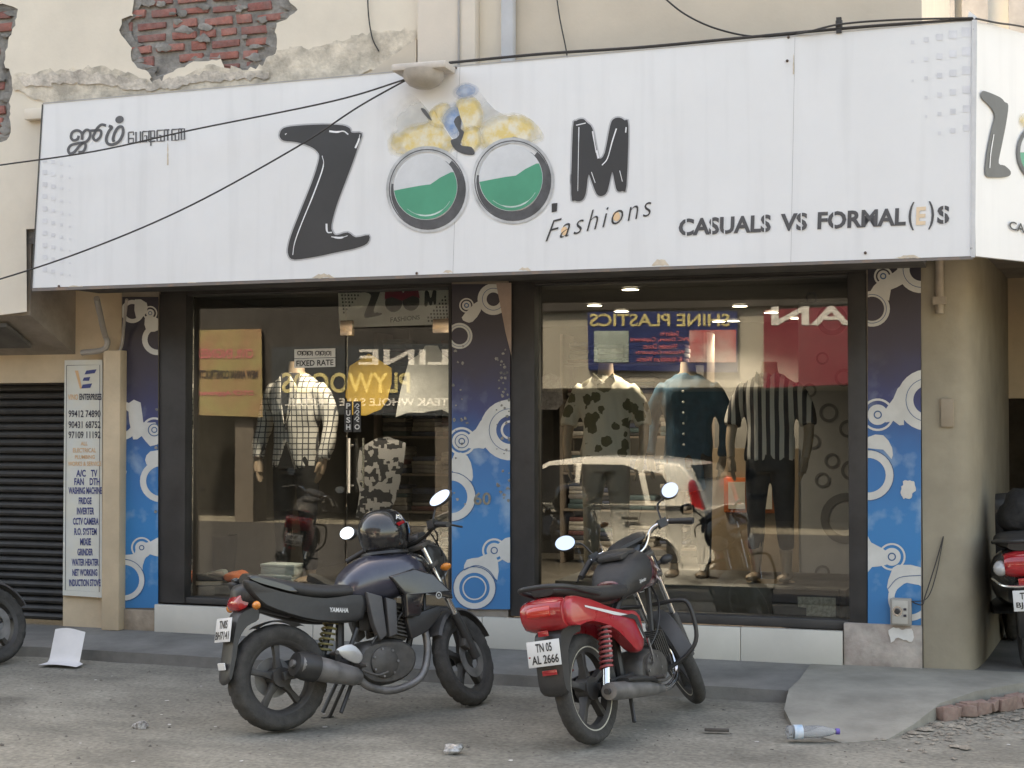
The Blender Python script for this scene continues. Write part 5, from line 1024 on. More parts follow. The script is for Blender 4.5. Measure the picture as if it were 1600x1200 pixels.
B(MB().tube([(1.24, 0, .23), (1.0, 0, .9), (.95, 0, 1.0)], .025), 'steering_column', plast)
B(MB().tube(smooth_open([(.84, .34, 1.0), (.92, .2, 1.02), (.94, 0, 1.0), (.92, -.2, 1.02), (.84, -.34, 1.0)], 5), .016, 10).pillow([(.90, .95), (1.02, .95), (1.04, 1.02), (.94, 1.06)], 0, .12, .2), 'handlebar', plast)
mirrors(scr, I, (.92, .2, 1.03), (.90, .30, 1.2), .06, .04)
mb = MB().sphere((0, 0, .13), (.20, .20, .16), 24); mb.xf(lambda p: p + p.normalized() * .05 * noise.noise(p * 9) + p.normalized() * .03 * noise.noise(p * 22) + Vector((sx0 + .02, sy0 + .1, .93)))
tag(mb.build('bundle', mat('bundle_cloth', (.022, .022, .022), .8, var=.4, scale=20, bump=.5)), 'dark crumpled bundle lying on the scooter seat', 'bundle')
# ================================================================ inside the windows
skin = mat('mannequin_tan', (.36, .27, .20), .5, var=.05)
def ell(c, rx, ry, n=20): return [Vector((c[0] + rx * math.cos(2 * math.pi * j / n), c[1] + ry * math.sin(2 * math.pi * j / n), c[2])) for j in range(n)]
def mannequin(px, Y, fy, sy, label, top, bottom, sleeve='long', hem=.80, coat=None, yaw=0, feet=None):
    a, b_ = W(px, fy, Y), W(px, sy, Y); k = (b_.z - a.z) / 1.42
    root = empty('mannequin', a, (0, 0, yaw)); root.scale = (k, k, k); tag(root, label, 'mannequin')
    B = lambda mb, nm, m_, par=root, **kw: mb.build(nm, m_, par, local=True, **kw)
    arm = lambda s: smooth_open([(.155 * s, .0, 1.352), (.222 * s, .012, 1.26), (.265 * s, .02, 1.12), (.275 * s, -.03, .98), (.262 * s, -.07, .86)], 4)
    mb = MB()   # bare body: neck, forearms, hands, lower legs, feet
    mb.loft([ell((0, 0, z), rx, ry) for z, rx, ry in ((1.0, .13, .09), (1.30, .15, .10), (1.42, .10, .07), (1.46, .058, .056), (1.53, .052, .052))])
    for s in (-1, 1):
        ar = arm(s); mb.tube(ar, [.05 - .022 * i / (len(ar) - 1) for i in range(len(ar))], 12)
        w_ = Vector((.262 * s, -.07, .86)); hd = Vector((-.02 * s, -.03, -.10))
        mb.tube([w_, w_ + hd * .45, w_ + hd * .95], [.027, .036, .034], 10, flat=.55)
        for q in range(4):
            f0 = w_ + hd * .85 + Vector((0, -.026 + .017 * q, 0)); l = (.9, 1., .95, .75)[q]
            mb.tube([f0, f0 + Vector((-.006 * s, 0, -.04)) * l, f0 + Vector((-.022 * s, .0, -.075)) * l], [.0095, .009, .007], 6)
        t0 = w_ + hd * .25 + Vector((0, -.028, 0)); mb.tube([t0, t0 + Vector((-.008 * s, -.03, -.03)), t0 + Vector((-.016 * s, -.035, -.062))], [.012, .011, .008], 6)
        mb.tube([(.10 * s, .0, .50), (.10 * s, .012, .35), (.105 * s, .02, .20), (.11 * s, .02, .09), (.11 * s, .01, .04)], [.055, .058, .045, .034, .036], 12)
        mb.loft([[Vector((.11 * s + wx * math.cos(q * math.pi / 6), y, .032 + hz * math.sin(q * math.pi / 6))) for q in range(12)] for y, wx, hz in ((.07, .02, .02), (.05, .034, .032), (-.02, .038, .032), (-.10, .045, .026), (-.15, .035, .018), (-.17, .015, .01))])
    B(mb, 'body', skin)
    mb = MB()
    secs = [(hem, .178, .115), (hem + .06, .175, .115), (.98, .165, .112), (1.08, .165, .115), (1.22, .19, .128), (1.34, .20, .12), (1.40, .165, .09), (1.435, .10, .07), (1.45, .068, .062)]
    mb.loft([ell((0, 0, z), rx, ry, 28) for z, rx, ry in secs])
    for s in (-1, 1):
        ar = arm(s); ne = {'long': len(ar), 'half': int(len(ar) * .62), 'short': int(len(ar) * .55)}[sleeve]; ar = ar[:ne]
        r_ = [.066 - .02 * i / max(ne - 1, 1) for i in range(ne)] if sleeve == 'long' else [.067 - .006 * i / max(ne - 1, 1) for i in range(ne)]; mb.tube(ar, r_, 16)
    B(mb.xf(lambda p: p + Vector((.008 * noise.noise(p * 9), .008 * noise.noise(p * 7), 0))), 'shirt', top, remesh=.012)
    sh = next(o for o in root.children if o.name.startswith('shirt'))
    for v in sh.data.vertices:
        q = Vector((v.co.x * 13, v.co.y * 13, v.co.z * 4.5 + v.co.x * 8)); v.co += v.normal * (.011 * noise.noise(q) + .005 * noise.noise(q * 2.3))
    if coat == 'blazer':
        B(MB().prism([[(-.06, 1.45), (.06, 1.45), (.07, 1.36), (.0, 1.06), (-.07, 1.36)]], lambda x, z: Vector((x, -.142 if z < 1.4 else -.10, z)), lambda x, z: Vector((x, -.05, z))), 'undershirt', mat('dark_tee', (.03, .03, .035), .8), smooth=False)
        B(MB().prism([[(0, .98), (.07, .795), (-.07, .795)]], lambda x, z: Vector((x, -.131, z)), lambda x, z: Vector((x, -.05, z))), 'jacket_opening', blackc, smooth=False)
        for s in (-1, 1): B(MB().pillow([(.04 * s, 1.43), (.09 * s, 1.36), (.085 * s, 1.30), (.07 * s, 1.28), (.005 * s, 1.10), (.03 * s, 1.25)], -.142, .006, .1, sub=1), 'lapel', top)
    if coat == 'buttons':
        for q in range(6): B(MB().sphere((-.01, -.129 + .004 * q, 1.32 - q * .075), .009, 8), 'button', plate_m)
    if coat == 'collar':
        for s in (-1, 1): B(MB().pillow([(.005 * s, 1.40), (.07 * s, 1.46), (.09 * s, 1.40), (.05 * s, 1.36)], -.10, .008, .1, sub=1), 'collar', top)
    mb = MB()
    mb.loft([ell((0, 0, z), rx, ry, 24) for z, rx, ry in ((.76, .165, .11), (.84, .17, .112), (.95, .155, .105))])
    low = feet or .10
    for s in (-1, 1): mb.tube([(.085 * s, 0, .84), (.09 * s, .0, .70), (.10 * s, -.005, .48), (.105 * s, .012, .32), (.11 * s, .018, low)], [.088, .084, .066, .062, .052], 16)
    B(mb.xf(lambda p: p + Vector((.006 * noise.noise(p * 14), .006 * noise.noise(p * 12), 0))), 'trousers', bottom, remesh=.013)
    B(MB().lathe([(.0, -.012), (.17, -.012), (.17, -.002), (0, -.002)], (0, 0, 0), n=28), 'base_plate', st)
    return root
def pattern(name, build, c0, c1, rough=.8):
    m = mat(name, c0, rough, var=.05); t, N, L, b = nodes_of(m); tc = N('ShaderNodeTexCoord'); f = build(N, L, tc)
    mx = N('ShaderNodeMix'); mx.data_type = 'RGBA'; mx.inputs[6].default_value = (*c0, 1); mx.inputs[7].default_value = (*c1, 1); L(f, mx.inputs[0]); L(mx.outputs[2], b.inputs['Base Color']); return m
def band(N, L, tc, ax, freq, lim):
    s_ = N('ShaderNodeSeparateXYZ'); L(tc.outputs['Object'], s_.inputs[0]); a = N('ShaderNodeMath'); a.operation = 'MULTIPLY'; a.inputs[1].default_value = freq; L(s_.outputs[ax], a.inputs[0])
    f = N('ShaderNodeMath'); f.operation = 'FRACT'; ad = N('ShaderNodeMath'); ad.inputs[1].default_value = 50.; L(a.outputs[0], ad.inputs[0]); L(ad.outputs[0], f.inputs[0]); g = N('ShaderNodeMath'); g.operation = 'LESS_THAN'; g.inputs[1].default_value = lim; L(f.outputs[0], g.inputs[0]); return g.outputs[0]
def checks(N, L, tc):
    a = N('ShaderNodeMath'); a.operation = 'MAXIMUM'; L(band(N, L, tc, 0, 30, .2), a.inputs[0]); L(band(N, L, tc, 2, 26, .2), a.inputs[1]); return a.outputs[0]
def floral(N, L, tc):
    v = N('ShaderNodeTexVoronoi'); v.inputs['Scale'].default_value = 11; n_ = N('ShaderNodeTexNoise'); n_.inputs['Scale'].default_value = 34
    L(tc.outputs['Object'], v.inputs['Vector']); L(tc.outputs['Object'], n_.inputs['Vector']); a = N('ShaderNodeMath'); a.operation = 'MULTIPLY_ADD'; a.inputs[1].default_value = .42; L(n_.outputs[0], a.inputs[0]); L(v.outputs['Distance'], a.inputs[2]); g = N('ShaderNodeMath'); g.operation = 'LESS_THAN'; g.inputs[1].default_value = .645; L(a.outputs[0], g.inputs[0]); return g.outputs[0]
def newsy(N, L, tc):
    v = N('ShaderNodeTexVoronoi'); v.distance = 'CHEBYCHEV'; v.inputs['Scale'].default_value = 24; L(tc.outputs['Object'], v.inputs['Vector']); g = N('ShaderNodeMath'); g.operation = 'GREATER_THAN'; g.inputs[1].default_value = .5; s_ = N('ShaderNodeSeparateColor'); L(v.outputs['Color'], s_.inputs[0]); L(s_.outputs[0], g.inputs[0]); return g.outputs[0]
chk = pattern('check_cloth', checks, (.62, .60, .57), (.07, .07, .08)); flo = pattern('floral_cloth', floral, (.66, .62, .54), (.13, .12, .07))
strp = pattern('stripe_cloth', lambda N, L, tc: band(N, L, tc, 0, 17, .5), (.58, .55, .52), (.03, .03, .04)); news = pattern('print_cloth', newsy, (.035, .035, .04), (.42, .40, .40))
blu_k = mat('teal_kurta', (.022, .075, .125), .75, var=.15, scale=20, bump=.2); jean = mat('dark_jeans', (.028, .030, .038), .85, var=.25, scale=14, bump=.2)
khaki = mat('khaki_cloth', (.28, .25, .205), .85, var=.1, bump=.15); blackc = mat('black_cloth', (.022, .022, .024), .85, var=.2)
plat = mat('platform_grey', (.12, .115, .11), .5, var=.15)
tag(MB().bb(-2.5, -1.3, .36, 1.15, .302, .40).build('display_platform', plat, bevel=.008), 'low grey display platform behind the left window under the checked blazer', 'platform')
zr = W(1225, 906, .75).z
tag(MB().bb(.2, 2.22, .36, 1.45, .302, zr - .014).build('display_platform', plat, bevel=.008), 'raised grey platform under the mannequins in the right window', 'platform')
mannequin(462, .72, 912, 590, 'headless mannequin in a white checked blazer and black trousers', chk, blackc, 'long', .80, 'blazer', R(-6))
mannequin(947, .75, 905, 592, 'headless mannequin in a white shirt with dark turtle print', flo, khaki, 'half', .86, 'collar', R(4))
mannequin(1076, .95, 903, 590, 'headless mannequin in a dark teal kurta with white buttons', blu_k, blackc, 'long', .62, 'buttons')
mannequin(1204, .72, 908, 590, 'headless mannequin in a black and white striped shirt and ripped jeans', strp, jean, 'half', .84, 'collar', R(-5), feet=.22)
# hanging and stacked clothes
def shirt_flat(q, Y, m_, name, label, th=.05):
    o = [(p[0], p[1]) for p in jag(q, .6, 9, 1)]; P = FAC(Y); mid_ = [sum(p[0] for p in o) / len(o), sum(p[1] for p in o) / len(o)]
    mb = MB(); mb.prism([o], lambda a, b: P(a, b, th / 2 + .012 * noise.noise(Vector((a * .06, b * .02, 0)))), lambda a, b: P(a, b, -th / 2)); ob = tag(mb.build(name, m_, bevel=.006), label, 'shirt'); return ob
shirt_flat([(546, 572), (562, 562), (576, 552), (592, 562), (612, 575), (612, 600), (606, 625), (595, 640), (572, 650), (548, 648), (540, 620)], 1.3, mat('yellow_cloth', (.80, .52, .10), .8, var=.1, bump=.2), 'hanging_shirt', 'yellow shirt hanging behind the glass door')
shirt_flat([(638, 565), (660, 550), (664, 540), (684, 540), (690, 552), (706, 565), (712, 610), (712, 650), (690, 640), (660, 645), (634, 646), (618, 652), (626, 610)], 1.25, mat('white_cloth', (.80, .80, .79), .8, var=.12, scale=7, bump=.2), 'hanging_shirt', 'white shirt with raised collar hanging behind the glass door')
shirt_flat([(562, 700), (588, 685), (606, 682), (634, 692), (630, 730), (622, 770), (610, 800), (575, 812), (556, 808), (562, 770), (556, 740)], .8, news, 'folded_shirt', 'black and white printed shirt draped behind the door above the helmet', .10)
sx_l = shirt_flat([(845, 590), (860, 582), (876, 590), (880, 630), (870, 640), (846, 640)], 1.8, mat('grey_shirt', (.16, .15, .16), .8, var=.4, scale=30), 'hanging_shirt', 'grey patterned shirt hanging beside the floral shirt mannequin')
# shelves with folded clothes along the back and the left
shelf = mat('shelf_board', (.15, .12, .10), .6, var=.2)
rd = random.Random(4)
cols_ = [(.05, .06, .10), (.16, .15, .15), (.03, .03, .035), (.22, .20, .18), (.10, .04, .04), (.05, .08, .09), (.30, .28, .26)]
def rack(x0, x1, Y, label, n=6):
    r_ = empty('shelf_rack', ((x0 + x1) / 2, Y, .30)); tag(r_, label, 'shelf')
    for s in (x0, x1): MB().bb(s - .015, s + .015, Y - .2, Y + .2, .302, 2.5).build('side_board', shelf, r_)
    for i in range(n):
        z = .45 + i * .35; MB().bb(x0 + .016, x1 - .016, Y - .2, Y + .19, z, z + .02).build('shelf_board', shelf, r_)
    for i in range(n):
        z = .47 + i * .35; x = x0 + .05
        while x < x1 - .2:
            h = 0; 
            for q in range(rd.randint(3, 6)):
                hh = rd.uniform(.03, .05); c = rd.choice(cols_)
                o = MB().box((x + .13, Y - .03, z + .001 + h + hh / 2), (.24 + rd.uniform(-.02, .02), .28, hh)).build('folded_garment', mat('cloth_%d' % cols_.index(c), c, .85, var=.2, scale=20), bevel=.01)
                tag(o, 'folded garment stacked on a dark shelf deep inside the shop', 'garment', 'folded clothes on the shop shelves'); h += hh + .001
            x += .30
rack(-2.4, -1.0, 3.4, 'dark shelf rack of folded clothes behind the checked blazer'); rack(-.8, .6, 4.2, 'dark shelf rack of folded clothes seen through the door', 6)
# back board of the right display with handcuff wallpaper, beige partition, framed notice
wp_ = mat('wallpaper_grey', (.40, .40, .41), .7, var=.06)
Yw = 1.5; a, b_ = W(1248, 700, Yw).x, W(1345, 700, Yw).x
wb = tag(MB().bb(a, b_, Yw, Yw + .03, .32, 2.55).build('wallpaper_board', wp_), 'pale grey board with handcuff wallpaper at the end of the display', 'board')
WP = FAC(Yw); P = Print(WP, .003, (W(0, 0, 0) and 1250, 300, 1345, 1000))
for cx, cy, r_ in ((1275, 425, 13), (1310, 440, 10), (1268, 465, 9), (1300, 500, 24), (1285, 560, 10), (1318, 590, 14), (1265, 610, 11), (1295, 645, 15), (1325, 670, 14), (1270, 690, 12), (1300, 720, 12), (1330, 735, 16), (1285, 750, 12), (1322, 810, 40), (1285, 895, 12), (1310, 910, 14)): P.ring(cx, cy, r_ * .68, r_, 24)
tag(P.mb.build('handcuff_print', mat('wall_print_dark', (.16, .16, .17), .7), wb, smooth=False), kind='stuff')
tag(MB().bb(W(1105, 800, 1.48).x, a - .004, 1.49, 1.52, .32, W(1100, 700, 1.48).z).build('partition', mat('partition_beige', (.34, .25, .17), .7, var=.1)), 'brownish half height partition behind the striped mannequin', 'partition')
nf = empty('framed_notice', W(1170, 800, 1.46)); tag(nf, 'orange framed paper notice on the brownish partition', 'notice')
q = [W(x, y, 1.46) for x, y in ((1131, 746), (1212, 746), (1212, 802), (1131, 802))]
MB().bb(q[0].x, q[1].x, 1.455, 1.488, q[2].z, q[0].z).build('frame', mat('orange_frame', (.55, .13, .03), .5), nf, bevel=.006)
for x0, x1 in ((1138, 1164), (1170, 1206)): g0, g1 = W(x0, 795, 1.45), W(x1, 753, 1.45); MB().bb(g0.x, g1.x, 1.450, 1.4545, g0.z, g1.z).build('paper', mat('paper_cream', (.66, .60, .52), .7), nf)
# lower right: black case with newspaper
p0, p1 = W(1212, 968, .42), W(1315, 918, .42)
tag(MB().bb(p0.x, p1.x, .40, .62, zr + .002 - .22, zr + .0).build('black_case', blackc) and MB().bb(p0.x, p1.x, .235, .345, .302, p1.z).build('black_case', blackc, bevel=.008), 'low black case at the foot of the right window', 'case')
for o in [o for o in col.objects if o.name.startswith('black_case') and 'label' not in o]: bpy.data.objects.remove(o)
q = [(1246, 932), (1306, 934), (1306, 966), (1260, 964), (1260, 950), (1247, 948)]
tag(MB().prism([q], lambda a, b: W(a, b, .228), lambda a, b: W(a, b, .233)).build('newspaper', mat('newsprint', (.50, .48, .42), .9, var=.4, scale=40), smooth=False), 'piece of newspaper stuck on the low black case', 'newspaper')
# shoe boxes, shoes and clutter in the left window
bx = mat('box_blue_white', (.66, .76, .78), .7, var=.06); zl = .403
c = W(438, 880, .62)
for i in range(2): 
    sbx = empty('shoe_box', (c.x + .02 * i, .62, zl + .082 * i)); tag(sbx, 'pale blue shoe box lying on top of another' if i else 'pale blue shoe box under another shoe box', 'box')
    MB().bb(-.14, .14, -.09, .09, .0, .055).build('tray', bx, sbx, local=True, bevel=.003); MB().bb(-.144, .144, -.094, .094, .056, .08).build('lid', bx, sbx, local=True, bevel=.003)
c = W(372, 890, .5)
mb = MB().sphere((c.x, .5, zl + .05), (.12, .09, .05), 18).xf(lambda p: p + Vector((0, 0, .03 * noise.noise(p * 14)))); tag(mb.build('orange_cap', mat('orange_cloth', (.75, .20, .08), .8, var=.2)), 'crumpled orange cloth cap lying before the shoe boxes', 'cap')
def shoe(px, Y, rz, m_, label):
    c = W(px, 900, Y); o = empty('shoe', (c.x, Y, zl), (0, 0, rz)); tag(o, label, 'shoe')
    MB().pillow([(-.13, .015), (-.13, .03), (.13, .03), (.15, .018), (.12, .002), (-.12, .002)], 0, .042, .08).build('sole', mat('shoe_sole', (.4, .38, .35), .7), o, local=True)
    MB().pillow([(-.13, .03), (-.135, .09), (-.09, .10), (-.03, .085), (.04, .07), (.12, .05), (.145, .032)], 0, .04, .3).build('upper', m_, o, local=True)
shoe(322, .46, R(200), mat('shoe_grey', (.20, .19, .18), .7), 'grey shoe lying in the left corner of the window'); shoe(335, .66, R(160), mat('shoe_teal', (.28, .33, .33), .7), 'pale teal shoe beside the left window corner'); shoe(318, .40, R(20), mat('shoe_dark', (.06, .06, .06), .6), 'dark shoe lying by the left window pane'); shoe(405, .45, R(30), MATS['shoe_dark'], 'black shoe lying in front of the orange cap'); shoe(500, .5, R(-30), MATS['shoe_dark'], 'black shoe standing right of the shoe boxes')
c = W(330, 935, .42)
tag(MB().bb(c.x - .16, c.x + .10, .365, .52, .302, .395).build('flat_carton', mat('carton_grey', (.22, .21, .20), .8, var=.2), bevel=.004), 'flat grey carton at the foot of the left window', 'carton')
tag(MB().lathe([(0, 0), (.11, 0), (.14, .34), (.13, .34), (.10, .02), (0, .02)], (W(345, 840, .95).x, .95, zl), n=24).build('waste_bin', blackc), 'round black bin beside the checked blazer mannequin', 'bin')
tag(MB().bb(W(300, 700, 1.3).x, W(352, 700, 1.3).x, 1.3, 1.6, .302, W(330, 750, 1.3).z).build('wooden_cabinet', mat('cabinet_wood', (.34, .25, .17), .6, var=.15, scale=5), bevel=.006), 'plain wooden cabinet behind the left end of the window', 'cabinet')
# inner sign over the door
isg = empty('door_sign', W(616, 512, .30)); tag(isg, 'grey sign with boot letter and red binocular print above the glass door', 'sign')
IS = FAC(.20)
MB().prism([[(528, 447), (704, 441), (704, 506), (530, 513)]], lambda a, b: IS(a, b, 0), lambda a, b: IS(a, b, -.012)).build('board', mat('inner_sign_grey', (.78, .77, .75), .6, var=.06), isg, smooth=False)
q = zz2(ZP, 0, 0, 1); x0, x1, y0, y1 = 40, 368, 175, 672
z_ = [(566 + (x - x0) / (x1 - x0) * 31, 451 + (y - y0) / (y1 - y0) * 46) for x, y in q]; x0, x1, y0, y1 = 1112, 1322, 150, 455
m_ = [(663 + (x - x0) / (x1 - x0) * 19, 453 + (y - y0) / (y1 - y0) * 26) for x, y in MP]
Print(IS, .002).poly(z_).poly(m_).ring(615, 473, 0, 13.5, 22, 1.08).ring(642, 471, 0, 13.5, 22, 1.08).text('FASHIONS', ((610, 496), (656, 492), (656, 499), (610, 504)), .012).build('lettering', ink, isg)
Print(IS, .003).poly([(601, 468), (602, 446), (622, 445), (630, 458), (638, 445), (652, 445), (656, 466), (645, 462), (628, 470), (612, 464)]).build('red_binocular', mat('print_crimson', (.30, .02, .06), .5), isg)
P = Print(IS, .002)
for i in range(7):
    for j in range(8 - i):
        P.poly([(532 + i * 5 + j * .6, 449 + j * 5.4), (534.6 - j * .1 + i * 5 + j * .6, 449 + j * 5.4), (534.6 + i * 5 + j * .6, 452 + j * 5.4), (532 + i * 5 + j * .6, 452 + j * 5.4)])
        P.poly([(701 - i * 5 - j * .6, 503 - j * 5.4), (698.4 - i * 5 - j * .6, 503 - j * 5.4), (698.4 - i * 5 - j * .6, 500 - j * 5.4), (701 - i * 5 - j * .6, 500 - j * 5.4)])
tag(P.build('halftone_print', ink, isg), kind='stuff')
# stickers on the glass
SK = FAC(YG - .002); pw = mat('sticker_white', (.72, .71, .68), .6)
def sticker(q, label, texts, bgm, inkm):
    o = empty('glass_sticker', SK((q[0][0] + q[2][0]) / 2, q[2][1])); tag(o, label, 'sticker'); MB().prism([list(q)], lambda a, b: SK(a, b, .001), lambda a, b: SK(a, b, -.001)).build('film', bgm, o, smooth=False)
    for s_, qq in texts: Print(SK, .003).text(s_, qq, .02).build('lettering', inkm, o)
    return o
sticker(((460, 561), (524, 559), (524, 573), (460, 575)), 'white FIXED RATE sticker on the window glass', [('FIXED RATE', ((463, 563.5), (521, 561.5), (521, 570.5), (463, 572.5)))], pw, plate_i)
o = sticker(((460, 546), (524, 544), (524, 558), (460, 560)), 'white sticker with Tamil words above the fixed rate sticker', [], pw, plate_i)
P = Print(SK, .003)
for x in (466, 474, 482, 494, 502, 511):
    P.stroke([(x, 555), (x - 1, 550), (x + 3, 549), (x + 4, 553), (x + 1, 555)], 1.3, 3).stroke([(x + 4, 549), (x + 6, 549), (x + 6, 556)], 1.2)
P.build('lettering', plate_i, o)
dkf = mat('sticker_black', (.03, .03, .03), .5)
sticker(((538, 627), (550, 627), (550, 675), (538, 675)), 'black vertical PUSH sticker on the glass door', [(c_, rectq(541, 630 + i * 11, 547.5, 638.5 + i * 11)) for i, c_ in enumerate('PUSH')], dkf, pw)
o = sticker(((552, 627), (564, 627), (564, 675), (552, 675)), 'black vertical Tamil sticker beside the push sticker', [], dkf, pw)
P = Print(SK, .003)
for i, y in enumerate((633, 643, 653)): P.stroke([(554, y + 3), (558, y - 2), (561, y + 1), (557, y + 4), (561, y + 6)], 1.4, 3)
P.ring(558, 667, 2.6, 4, 16); P.build('lettering', pw, o)
# ceiling lamps that are lit
lit = mat('lamp_lit', (1, 1, 1), .5, emit=(1, .93, .82, 9.))
for i, (px, py) in enumerate(((929, 477), (971, 486), (1156, 478), (1205, 488), (1245, 497), (1141, 513), (1146, 529), (490, 450), (985, 452))):
    p = G(px, py, 2.628)
    p.y = max(p.y, .35)
    if p.y > 4.8: p = Vector((p.x * .5 + .5, 4.5, p.z))
    o = empty('ceiling_lamp', p); tag(o, 'round lit lamp set in the shop ceiling', 'lamp', 'lit ceiling lamps inside the shop')
    MB().lathe([(0, 0), (.06, 0), (.06, .008), (0, .008)], (0, 0, 0), n=20).build('disc', lit, o, local=True); MB().lathe([(.062, -.004), (.075, -.004), (.075, .01), (.062, .01), (.062, -.004)], (0, 0, 0), n=20).build('ring', st, o, local=True)
    ld = bpy.data.lights.new('lamp_light', 'SPOT'); ld.energy = 26; ld.spot_size = R(140); ld.spot_blend = .8; ld.shadow_soft_size = .06; ld.color = (1, .95, .88)
    lo = bpy.data.objects.new('lamp_light', ld); col.objects.link(lo); lo.parent = o; lo.location = (0, 0, -.03)
# ================================================================ litter on the road
pp = G(92, 1042)
mb = MB(); n1, n2 = 8, 10; vs = []
for i in range(n1 + 1):
    for j in range(n2 + 1):
        u_, v_ = i / n1, j / n2; x = -.13 + .24 * u_ + (.06 * (1 - v_) * u_ if v_ < .4 else 0)
        if v_ < .35: y, z = -.13 + v_ * .35, .006 + .01 * math.sin(u_ * 3) + .012 * v_
        else: t_ = (v_ - .35) / .65; y, z = -.008 + .07 * t_, .012 + .21 * t_ + .012 * math.sin(u_ * 4)
        vs.append((pp.x + x, pp.y + .08 + y, z + gz(pp.x, pp.y) + .01))
paper = mat('paper_white', (.72, .71, .70), .8, var=.05, scale=6)
tag(mb.add(vs, [(i * (n2 + 1) + j, (i + 1) * (n2 + 1) + j, (i + 1) * (n2 + 1) + j + 1, i * (n2 + 1) + j + 1) for i in range(n1) for j in range(n2)]).build('folded_paper', paper, ang=60), 'folded white paper sheet standing on the ground before the shutter', 'paper')
# crushed water bottle
bp = G(1228, 1158); bt = empty('water_bottle', (bp.x, bp.y, .02), (0, 0, R(22))); tag(bt, 'empty crushed clear water bottle with purple cap lying on the ground', 'bottle')
clear = mat('clear_plastic', (.80, .84, .88), .12, var=.05); _b = clear.node_tree.nodes['Principled BSDF']; _b.inputs['Transmission Weight'].default_value = .8; _b.inputs['IOR'].default_value = 1.2
mb = MB().tube([(0, 0, 0), (.008, 0, 0), (.03, 0, 0), (.05, 0, 0), (.09, 0, 0), (.13, 0, 0), (.17, 0, 0), (.20, 0, 0), (.23, 0, 0), (.255, 0, 0), (.26, 0, 0), (.268, 0, 0)], [.02, .036, .038, .035, .036, .034, .037, .035, .025, .015, .013, .013], 20)
mb.xf(lambda p: Vector((p.x, p.y * (1 - .12 * math.sin(p.x * 40)), p.z * (1 - .18 * abs(math.sin(p.x * 23))) + .026)) + Vector((0, 0, .004 * noise.noise(p * 40)))).build('bottle_body', clear, bt, local=True)
MB().tube([(.04, 0, .026), (.085, 0, .026)], .0375, 20).build('label_band', mat('label_blue', (.25, .42, .58), .5, var=.4, scale=20, c2=(.7, .74, .78)), bt, local=True)
MB().tube([(.262, 0, .026), (.282, 0, .026)], .016, 16).build('cap', mat('cap_purple', (.12, .08, .35), .5), bt, local=True)
# crumpled wrappers
def crumple(px, py, r, m_, label, seed):
    c = G(px, py); mb = MB().sphere((0, 0, 0), (r, r * .8, r * .6), 14); mb.xf(lambda p: p * (1 + .7 * noise.noise(p * (1.3 / r) + Vector((seed, 0, 0)))) + Vector((c.x, c.y, r * .4)))
    tag(mb.build('crumpled_wrapper', m_, ang=20), label, 'litter')
crumple(706, 1176, .05, mat('foil', (.45, .44, .42), .35, .4, var=.5, scale=30), 'crumpled silver wrapper lying in front of the two motorbikes', 1)
crumple(219, 1137, .035, mat('dark_wrapper', (.10, .09, .085), .6, var=.6, scale=40, c2=(.6, .58, .55)), 'small dark crumpled wrapper on the open dusty ground', 5)
crumple(765, 1060, .035, MATS['dark_wrapper'], 'dark crumpled wrapper behind the black motorbike front wheel', 9)
c = G(1120, 1145); tag(MB().box((c.x, c.y, .015), (.13, .03, .015), R(10)).build('wood_chip', mat('chip_brown', (.09, .08, .07), .9), bevel=.004), 'flat dark splinter lying right of the red motorbike', 'litter')
# gravel, leaves and dust clods: more of them by the ramp's broken edge
rd = random.Random(21)
def pebbles(name, n, place, sizes, m_, seed, flat=.6):
    rd = random.Random(seed); mb = MB()
    for i in range(n):
        x, y = place(rd); r = rd.uniform(*sizes) * (1 if rd.random() < .9 else 1.8); z = gz(x, y) + r * .2
        vs = [Vector((x + r * rd.uniform(.6, 1.2) * math.cos(a * 1.2566), y + r * rd.uniform(.6, 1.2) * math.sin(a * 1.2566), z)) for a in range(5)] + [Vector((x + rd.uniform(-.3, .3) * r, y + rd.uniform(-.3, .3) * r, z + r * flat))]
        mb.add(vs, [(0, 1, 5), (1, 2, 5), (2, 3, 5), (3, 4, 5), (4, 0, 5)])
    return tag(mb.build(name, m_, smooth=False, origin=(0, 0, 0)), {'gravel': 'grey pebbles and grit strewn over the dusty ground', 'litter_bits': 'tiny pale scraps of litter strewn on the ground', 'rubble': 'loose rubble and dry leaves by the broken ramp edge'}[name], name.replace('_', ' '), kind='stuff')
pebbles('gravel', 900, lambda r: (r.uniform(-4, 4), r.uniform(-3.9, -.95)), (.003, .009), mat('pebble', (.17, .155, .135), .95, var=.4, scale=5), 1)
pebbles('litter_bits', 70, lambda r: (r.uniform(-4, 4), r.uniform(-3.9, -.95)), (.006, .014), mat('scrap_pale', (.55, .53, .50), .9, var=.3, scale=3), 2, .25)
def rub_place(r):
    t_ = r.random(); return (2.72 + .75 * t_ + r.gauss(0, .09), -1.45 + 1.0 * t_ - abs(r.gauss(0, .28)))
pebbles('rubble', 420, rub_place, (.006, .022), mat('rubble_mix', (.16, .14, .115), .95, var=.5, scale=9, c2=(.36, .32, .26)), 3, .4)
mb = MB()
for i in range(16):
    t_ = i / 15; x, y = 2.88 + .75 * t_, -1.12 + .95 * t_; r = random.Random(i)
    MBs = MB().box((x + r.uniform(-.02, .02), y + r.uniform(-.02, .02), .035), (.10, .07, .07), R(52 + r.uniform(-20, 20))).xf(lambda p: p + Vector((r.uniform(-.012, .012), r.uniform(-.012, .012), r.uniform(-.012, .012))))
    o = MBs.build('edging_brick', mat('edging_brick', (.26, .15, .12), .95, var=.3, scale=20, dust=.6), bevel=.006); tag(o, 'broken reddish edging brick along the ramp side', 'brick', 'broken bricks edging the ramp')
